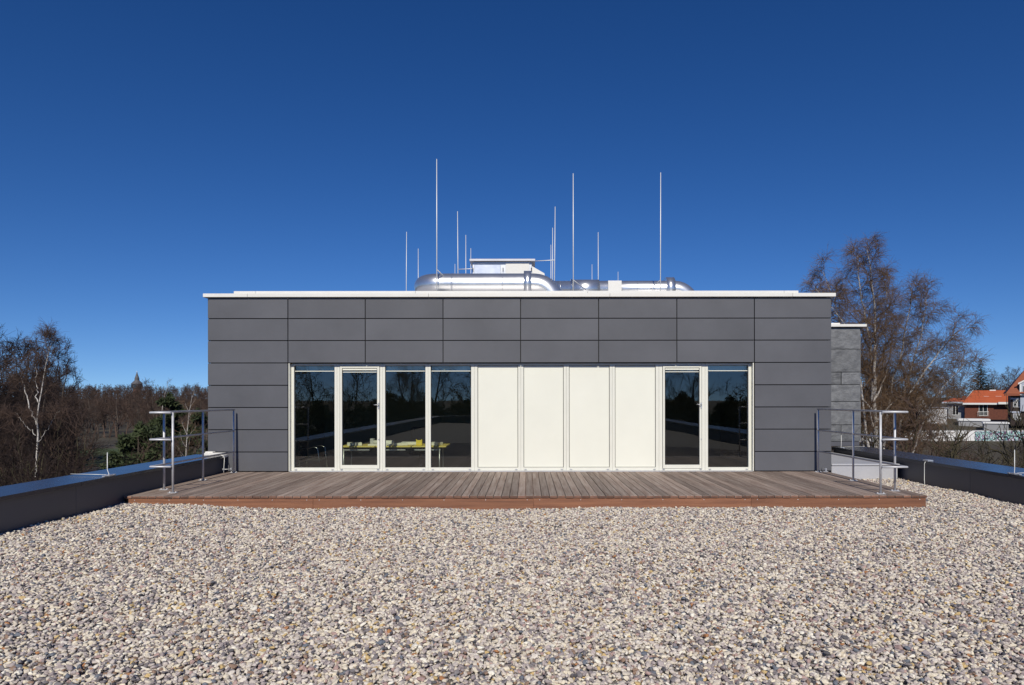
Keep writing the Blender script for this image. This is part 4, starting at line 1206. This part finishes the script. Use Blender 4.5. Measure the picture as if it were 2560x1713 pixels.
# far-off wood, one mass
def distant_wood():
    th, fi = bare_tree(seed=77, H=11.0, r=0.22, n1=8, n2=5, n3=2, spread=0.6, twig_r=0.05, l1=0.46)
    me = tube_mesh('far_tree', [(p[::3] if len(p) > 6 else p[::2], r_[::3] if len(r_) > 6 else r_[::2], 3) for p, r_, k in th + fi if len(p[::2]) > 1], M['twig'])
    nv = len(me.vertices); co = np.empty(nv*3, np.float32); me.vertices.foreach_get('co', co); co = co.reshape(-1, 3)
    F = np.empty(len(me.loops), np.int32); me.loops.foreach_get('vertex_index', F); F = F.reshape(-1, 4)
    rng = np.random.default_rng(6)
    VV = []; FF = []; b = 0
    for k in range(600):
        if rng.random() < 0.72: px = rng.uniform(60, 620)
        else: px = rng.uniform(2060, 2760)
        d = 150 + 480*rng.random()**1.3 if px < 1000 else rng.uniform(235, 420)
        x = at(px, d); a = rng.random()*6.28; s = rng.uniform(0.8, 1.02)
        c_, s_ = math.cos(a), math.sin(a)
        P = co @ np.array([[c_, s_, 0], [-s_, c_, 0], [0, 0, 1]])*s + np.array([x, d, tz(x, d)])
        VV.append(P); FF.append(F + b); b += nv
    for k in range(80):                       # the same wood closes the view behind, seen in the panes
        x = rng.uniform(-95, 95); d = -rng.uniform(75, 150); s = rng.uniform(0.75, 1.0); a = rng.random()*6.28
        c_, s_ = math.cos(a), math.sin(a)
        VV.append(co @ np.array([[c_, s_, 0], [-s_, c_, 0], [0, 0, 1]])*s + np.array([x, d, tz(x, d)])); FF.append(F + b); b += nv
    o = bpy.data.objects.new('distant_wood', np_mesh('distant_wood', np.concatenate(VV), np.concatenate(FF), M['twig']))
    return link(o)
tag(distant_wood(), 'brown far-off bare wood along the horizon', 'wood', kind='stuff')

# trees behind the camera, visible in the glazing
bk = [(-20, -31, 0, 1.0), (-14.5, -33, 2, 1.04), (-9.5, -31, 1, 1.0), (-5, -34, 3, 1.05), (-1, -32, 0, 0.95), (4, -33, 1, 0.95), (9, -31, 2, 0.95), (14, -33, 3, 0.98), (19, -31, 0, 0.95), (24, -34, 1, 1.0), (-26, -33, 1, 1.0), (-17, -30, 3, 1.12), (-11.5, -36, 0, 1.2), (-7, -30, 2, 1.13), (-2.5, -36, 1, 1.2), (2, -30, 2, 1.0), (6.5, -36, 3, 1.12), (11.5, -30, 0, 1.0), (-31, -32, 2, 1.1), (30, -32, 3, 1.0)]
for x, y, v, s in bk:
    place('bare_tree', wood_v[v], (x, y, -7.05), rt.random()*6, 0.62 + 0.36*s, 'bare tree reflected in the window panes', 'tree', 'trees reflected in the glazing')
hedge = pine(231, 8.4, 3.4, 60, 'hedge')
for k in range(26):
    place('evergreen_shrub', hedge, (-38 + 3.0*k, -26.5 - (k % 3)*1.6, -7.05), k*1.3, 0.92 + 0.035*((k*7) % 4), 'dark evergreen bush reflected in the lower window panes', 'shrub', 'evergreen bushes reflected in the glazing')

# ------------------------------------------------------------------ distant buildings
M['brick'] = mat('red_brown_brick', (0.17, 0.055, 0.032), 0.85, col2=(0.11, 0.036, 0.024), vscale=3.0, bump=0.2, bscale=8)
M['tile'] = mat('orange_roof_tile', (0.52, 0.115, 0.035), 0.75, col2=(0.36, 0.075, 0.028), vscale=1.4, vstretch=(0.3, 4, 4), rnd=0.08)
M['tile_b'] = mat('brown_roof_tile', (0.34, 0.10, 0.045), 0.8, col2=(0.22, 0.065, 0.032), vscale=1.4, vstretch=(0.3, 4, 4))
M['render_white'] = mat('white_render', (0.72, 0.71, 0.70), 0.85, var=0.06, vscale=0.6)
M['render_grey'] = mat('grey_render', (0.30, 0.30, 0.31), 0.85, var=0.06, vscale=0.6)
M['siding'] = mat('pale_blue_siding', (0.42, 0.45, 0.52), 0.8, var=0.05)
M['dark_wood'] = mat('dark_brown_timber', (0.035, 0.022, 0.018), 0.8)
M['trim'] = mat('white_trim', (0.78, 0.77, 0.75), 0.6)

def window_part(parent, x0, x1, y, z0, z1, bars=1, name='window'):
    mb = MB(); t = 0.09
    mb.box(x0, x0+t, y-0.06, y, z0, z1); mb.box(x1-t, x1, y-0.06, y, z0, z1); mb.box(x0+t, x1-t, y-0.06, y, z0, z0+t); mb.box(x0+t, x1-t, y-0.06, y, z1-t, z1)
    for k in range(bars):
        xc = x0 + (x1-x0)*(k+1)/(bars+1); mb.box(xc-0.05, xc+0.05, y-0.055, y, z0+t, z1-t)
    w = mb.build(name, M['trim'], parent)
    p = MB(); p.box(x0+0.02, x1-0.02, y-0.02, y-0.005, z0+0.02, z1-0.02); p.build('pane', M['glass_far'], w)

# orange-roofed bungalow, D = 150
Dp = 150.0; K = Dp/1677.0
def hx(px): return (px - 1318)*K
def hz(py): return 1.57 - (py - 1000)*K
def house_orange():
    bx_, bz = hx(2440), hz(1056)
    o = empty('brick_house', (bx_, Dp, bz), 'low brick house with bright orange hipped tile roof', 'house')
    X = lambda px: hx(px) - bx_
    Z = lambda py: hz(py) - bz
    mb = MB(); mb.box(X(2413), X(2527), 0, 9, -0.6, Z(1009)); mb.build('wall', M['brick'], o)
    mb = MB(); mb.box(X(2372), X(2412.9), 1.2, 8, -0.6, Z(1008)); mb.build('side_wing', M['render_grey'], o)
    # main roof: hip
    e0, e1, zr, ze = X(2407), X(2530), Z(977), Z(1008.5)
    r = MB()
    v = [(e0, -0.8, ze), (e1, -0.8, ze), (e1, 9.8, ze), (e0, 9.8, ze), (X(2438), 4.5, zr), (X(2527), 4.5, zr)]
    r.add(v, [(0,1,5,4), (1,2,5), (2,3,4,5), (3,0,4), (3,2,1,0)]); rf = r.build('roof', M['tile'], o)
    r = MB()
    v = [(X(2358), 0.4, Z(1006)), (X(2412), 0.4, Z(1006)), (X(2412), 8.4, Z(1006)), (X(2358), 8.4, Z(1006)), (X(2384), 4.4, Z(996.5)), (X(2412), 4.4, Z(996.5))]
    r.add(v, [(0,1,5,4), (1,2,5), (2,3,4,5), (3,0,4), (3,2,1,0)]); r.build('wing_roof', M['tile'], o)
    m_ = MB(); m_.box(e0, X(2492), -0.88, -0.80, Z(1013), Z(1008.6)); m_.box(X(2492), e1, -1.3, -0.80, Z(1012), Z(1006.5)); m_.build('eaves_board', M['trim'], o)
    m_ = MB(); m_.box(X(2356), X(2407), 0.32, 0.40, Z(1010), Z(1006.1)); m_.build('eaves_board', M['siding'], o)
    m_ = MB(); m_.box(X(2408), X(2419), 2.2, 2.9, Z(1004), Z(991)); m_.build('chimney', M['brick'], o)
    m_ = MB(); m_.prism([(X(2438) - 0.1, zr + 0.1), (e0 + 1.0, ze + 0.9), (e0 + 1.0, ze + 1.05), (X(2438) - 0.1, zr + 0.25)], 'y', 3.4, 3.6); m_.build('hip_flashing', M['trim'], o)
    for a, b in ((2460, 2473), (2489, 2503)):
        m_ = MB(); m_.box(X(a), X(b), 1.9, 2.3, Z(994), Z(992)); m_.build('skylight', M['trim'], o)
    m_ = MB(); m_.box(X(2477), X(2492), 4.3, 4.7, zr - 0.15, zr + 0.12); m_.build('roof_vent', M['trim'], o)
    window_part(o, X(2447), X(2468), -0.01, Z(1041), Z(1013), 1)
    window_part(o, X(2383), X(2399), 1.19, Z(1040), Z(1014), 1)
    m_ = MB()
    for k in range(9):
        xx = X(2444) + (X(2470)-X(2444))*k/8; m_.box(xx-0.02, xx+0.02, -0.5, -0.46, Z(1042), Z(1031))
    m_.box(X(2444), X(2470), -0.5, -0.46, Z(1031), Z(1030)); m_.build('balcony_rail', M['trim'], o)
    return o
def face(o, amount=0.9):
    th = math.atan2(o.location.x, o.location.y)
    o.rotation_euler.z = -th*amount
    o.scale = (math.cos(th*amount), 1, 1)
    return o
face(house_orange())

def house_timber():
    D2 = 132.0; k2 = D2/1677.0
    X0 = (2545 - 1318)*k2; bz = 1.57 - 56*k2
    o = empty('gabled_house', (X0, D2, bz), 'gabled house with brown-orange roof and pale siding at the right picture edge', 'house')
    X = lambda px: (px - 1318)*k2 - X0
    Z = lambda py: 1.57 - (py - 1000)*k2 - bz
    mb = MB(); mb.box(X(2528), X(2640), 0.6, 9, -0.8, Z(985)); mb.build('wall', M['dark_wood'], o)
    mb = MB(); mb.box(X(2551), X(2640), 0.2, 0.59, Z(1030), Z(991)); mb.build('siding_wall', M['siding'], o)
    r = MB()
    v = [(X(2515), -0.6, Z(985)), (X(2660), -0.6, Z(985)), (X(2660), 9.6, Z(985)), (X(2515), 9.6, Z(985)), (X(2575), 4.5, Z(913)), (X(2660), 4.5, Z(913))]
    r.add(v, [(0,1,5,4), (1,2,5), (2,3,4,5), (3,0,4), (3,2,1,0)]); r.build('roof', M['tile_b'], o)
    g = MB(); g.prism([(X(2549), Z(990)), (X(2660), Z(990)), (X(2660), Z(948)), (X(2572), Z(948)), (X(2549), Z(959))], 'y', -0.3, 3.5); g.build('dormer', M['siding'], o)
    r = MB(); r.box(X(2512), X(2549), -0.8, 0.58, Z(991), Z(985)); r.build('porch_roof', M['tile_b'], o)
    m_ = MB(); m_.prism([(X(2545), Z(963)), (X(2545), Z(959)), (X(2573), Z(945)), (X(2660), Z(945)), (X(2660), Z(949)), (X(2573), Z(949))][::-1], 'y', -0.5, -0.31); m_.build('barge_board', M['trim'], o)
    m_ = MB(); m_.box(X(2549), X(2553), -0.36, -0.305, Z(989), Z(962)); m_.build('corner_post', M['trim'], o)
    window_part(o, X(2556), X(2580), -0.31, Z(985), Z(966), 1)
    for (za, zb_) in ((1020, 1001), (1052, 1036)):
        for a in (2534, 2544):
            window_part(o, X(a), X(a + 9), 0.59, Z(za), Z(zb_), 1)
    m_ = MB(); m_.box(X(2528), X(2552), 0.45, 0.585, Z(1000), Z(996)); m_.box(X(2528), X(2552), 0.45, 0.585, Z(1034), Z(1030)); m_.build('band_course', M['siding'], o)
    return o
face(house_timber())

def white_house():
    D3 = 165.0; k3 = D3/1677.0
    X0 = (2296 - 1318)*k3; bz = 1.57 - 62*k3
    o = empty('white_gabled_house', (X0, D3, bz), 'white gable end of a house glimpsed through the birch branches', 'house')
    X = lambda px: (px - 1318)*k3 - X0
    Z = lambda py: 1.57 - (py - 1000)*k3 - bz
    mb = MB(); mb.prism([(X(2275), 0 - 0.6), (X(2317), 0 - 0.6), (X(2317), Z(1012)), (X(2303), Z(983)), (X(2275), Z(1014))], 'y', 0, 8); mb.build('wall', M['render_white'], o)
    r = MB(); r.prism([(X(2271), Z(1017)), (X(2303), Z(982)), (X(2303), Z(978)), (X(2269), Z(1015))], 'y', -0.4, 8.4)
    r.prism([(X(2303), Z(982)), (X(2320), Z(1013)), (X(2322), Z(1011)), (X(2303), Z(978))], 'y', -0.4, 8.4); r.build('roof', M['dark_wood'], o)
    window_part(o, X(2291), X(2303), -0.01, Z(1035), Z(1020), 1)
    return o
face(white_house())
def white_hall():
    D4 = 142.0; k4 = D4/1677.0
    X0 = (2290 - 1318)*k4; bz = 1.57 - 56*k4
    o = empty('white_flat_building', (X0, D4, bz), 'long low white building left of the orange-roofed house', 'building')
    X = lambda px: (px - 1318)*k4 - X0
    Z = lambda py: 1.57 - (py - 1000)*k4 - bz
    mb = MB(); mb.box(X(2170), X(2364), 0, 7, -0.8, Z(1022)); mb.build('wall', M['render_white'], o)
    mb = MB(); mb.box(X(2168), X(2366), -0.2, 7.2, Z(1022) + 0.01, Z(1019.5)); mb.build('roof', M['zinc'], o)
    for a in (2200, 2235, 2270):
        window_part(o, X(a), X(a + 14), -0.01, Z(1041), Z(1029), 1)
    return o
face(white_hall())
def garage(label, pa, pb, ya, yb, D5):
    k5 = D5/1677.0; X0 = ((pa+pb)/2 - 1318)*k5; bz = 1.57 - (yb - 1000 + 14)*k5
    o = empty('flat_roof_shed', (X0, D5, bz), label, 'shed')
    w = (pb - pa)*k5/2
    mb = MB(); mb.box(-w, w, 0, 5, -0.8, 14*k5); mb.build('wall', M['render_grey'], o)
    mb = MB(); mb.bbox(-w-0.2, w+0.2, -0.2, 5.2, 14*k5 + 0.005, 14*k5 + (yb-ya)*k5*0.55, 0.02); mb.build('roof', M['trim'], o)
    return face(o)
garage('low shed with pale flat roof in front of the orange-roofed house', 2398, 2472, 1045, 1054, 136)
garage('second pale flat roof, right of the shed before the brick house', 2461, 2520, 1055, 1061, 128)

# boundary wall with graffiti
def graffiti_mat():
    m = bpy.data.materials.new('graffiti_paint'); m.use_nodes = True
    nt = m.node_tree; L = nt.links.new; p = nt.nodes['Principled BSDF']; p.inputs['Roughness'].default_value = 0.7
    tc = nd(nt, 'ShaderNodeTexCoord'); mp = nd(nt, 'ShaderNodeMapping'); mp.inputs['Rotation'].default_value = (0, R(32), 0); mp.inputs['Scale'].default_value = (1.0, 1, 0.75)
    L(tc.outputs['Object'], mp.inputs[0])
    nz = nd(nt, 'ShaderNodeTexNoise'); nz.inputs['Scale'].default_value = 1.1; nz.inputs['Detail'].default_value = 1.5; nz.inputs['Distortion'].default_value = 1.8
    L(mp.outputs[0], nz.inputs['Vector'])
    rp = nd(nt, 'ShaderNodeValToRGB'); cr = rp.color_ramp; cr.interpolation = 'CONSTANT'
    pal = [(0, (0.62, 0.62, 0.64)), (0.34, (0.13, 0.07, 0.15)), (0.42, (0.17, 0.40, 0.36)), (0.47, (0.55, 0.62, 0.62)), (0.52, (0.14, 0.36, 0.38)), (0.56, (0.05, 0.03, 0.06)), (0.61, (0.30, 0.16, 0.30)), (0.68, (0.66, 0.66, 0.68))]
    while len(cr.elements) < len(pal): cr.elements.new(0.5)
    for e, (a, c) in zip(cr.elements, pal): e.position = a; e.color = (*c, 1)
    L(nz.outputs['Fac'], rp.inputs[0]); L(rp.outputs[0], p.inputs['Base Color'])
    return m
M['graffiti'] = graffiti_mat()
Dw = 112.0; kw = Dw/1677.0
gw = empty('boundary_wall', ((2400-1318)*kw, Dw, 1.57 - 104*kw), 'long white boundary wall with teal and purple graffiti beyond the parapet', 'wall')
for k in range(10):
    a = (2120 - 2400)*kw + k*4.6
    mb = MB(); mb.bbox(a + 0.01, a + 4.59, 0, 0.25, -1.2, 26*kw, 0.02); mb.build('wall_section', M['render_white'], gw)
a, b = (2437 - 2400)*kw, (2585 - 2400)*kw
mb = MB(); mb.box(a, b, -0.012, -0.004, 0.05, 24.5*kw); mb.build('graffiti', M['graffiti'], gw)
mb = MB(); mb.box((2120-2400)*kw, (2120-2400)*kw + 46, -0.03, 0.28, 26*kw + 0.004, 26*kw + 0.07); mb.build('wall_cap', M['render_grey'], gw)

# globe street lamp
xg = at(2179, 60); zg = tz(xg, 60)
lp = empty('street_lamp', (xg, 60, zg), 'white globe street lamp among the birch branches', 'street lamp')
hgl = 1.57 + 52*60/1677.0 - zg
mb = MB(); mb.tube([(0, 0, 0), (0, 0, hgl - 0.18)], [0.07, 0.045], 10); mb.build('pole', M['alu_dull'], lp)
mb = MB(); mb.lathe([(0.02, -0.2)] + [(0.2*math.sin(R(t)), -0.2*math.cos(R(t))) for t in range(15, 180, 15)] + [(0.005, 0.2)], (0, 0, hgl), 18); mb.build('globe', M['trim'], lp)

# water tower on the horizon
M['tower_slate'] = mat('tower_slate', (0.10, 0.10, 0.11), 0.7, var=0.2, vscale=0.5)
M['tower_brick'] = mat('tower_brick', (0.17, 0.085, 0.065), 0.85, var=0.2, vscale=0.4)
D6 = 520.0; k6 = D6/1677.0
xt = at(342.5, D6)
tw = empty('water_tower', (xt, D6, tz(xt, D6)), 'round tower with stepped pointed slate roof on the wooded horizon', 'tower')
zb6 = tz(xt, D6)
Zt = lambda py: 1.57 - (py - 1000)*k6 - zb6
mb = MB(); mb.lathe([(9.5*k6, -1), (9.5*k6, Zt(971))], n=24); mb.build('shaft', M['tower_brick'], tw)
mb = MB(); mb.lathe([(11*k6, Zt(971)), (12.3*k6, Zt(970)), (12.3*k6, Zt(960)), (12.8*k6, Zt(959))], n=24); mb.build('tank_storey', M['tower_slate'], tw)
mb = MB(); mb.lathe([(13.6*k6, Zt(959.5)), (13.0*k6, Zt(958.5)), (9*k6, Zt(954)), (5.6*k6, Zt(950.5)), (5.2*k6, Zt(948)), (5.6*k6, Zt(947)), (4.2*k6, Zt(942)), (2.0*k6, Zt(935)), (0.9*k6, Zt(931)), (0.05, Zt(929.5))], n=24); mb.build('roof', M['tower_slate'], tw)
for k in range(8):
    a = R(k*45 + 10)
    mb = MB(); mb.box(-0.7, 0.7, -0.15, 0.15, 0, 1.6); w = mb.build('window', M['glass_far'], tw)
    w.location = (math.cos(a)*12.32*k6, math.sin(a)*12.32*k6, Zt(967)); w.rotation_euler = (0, 0, a + math.pi/2)
mb = MB(); mb.lathe([(0.0, -0.5), (0.5, 0), (0.0, 0.5)], (0, 0, Zt(929.2)), 10); mb.build('finial', M['alu_dull'], tw)
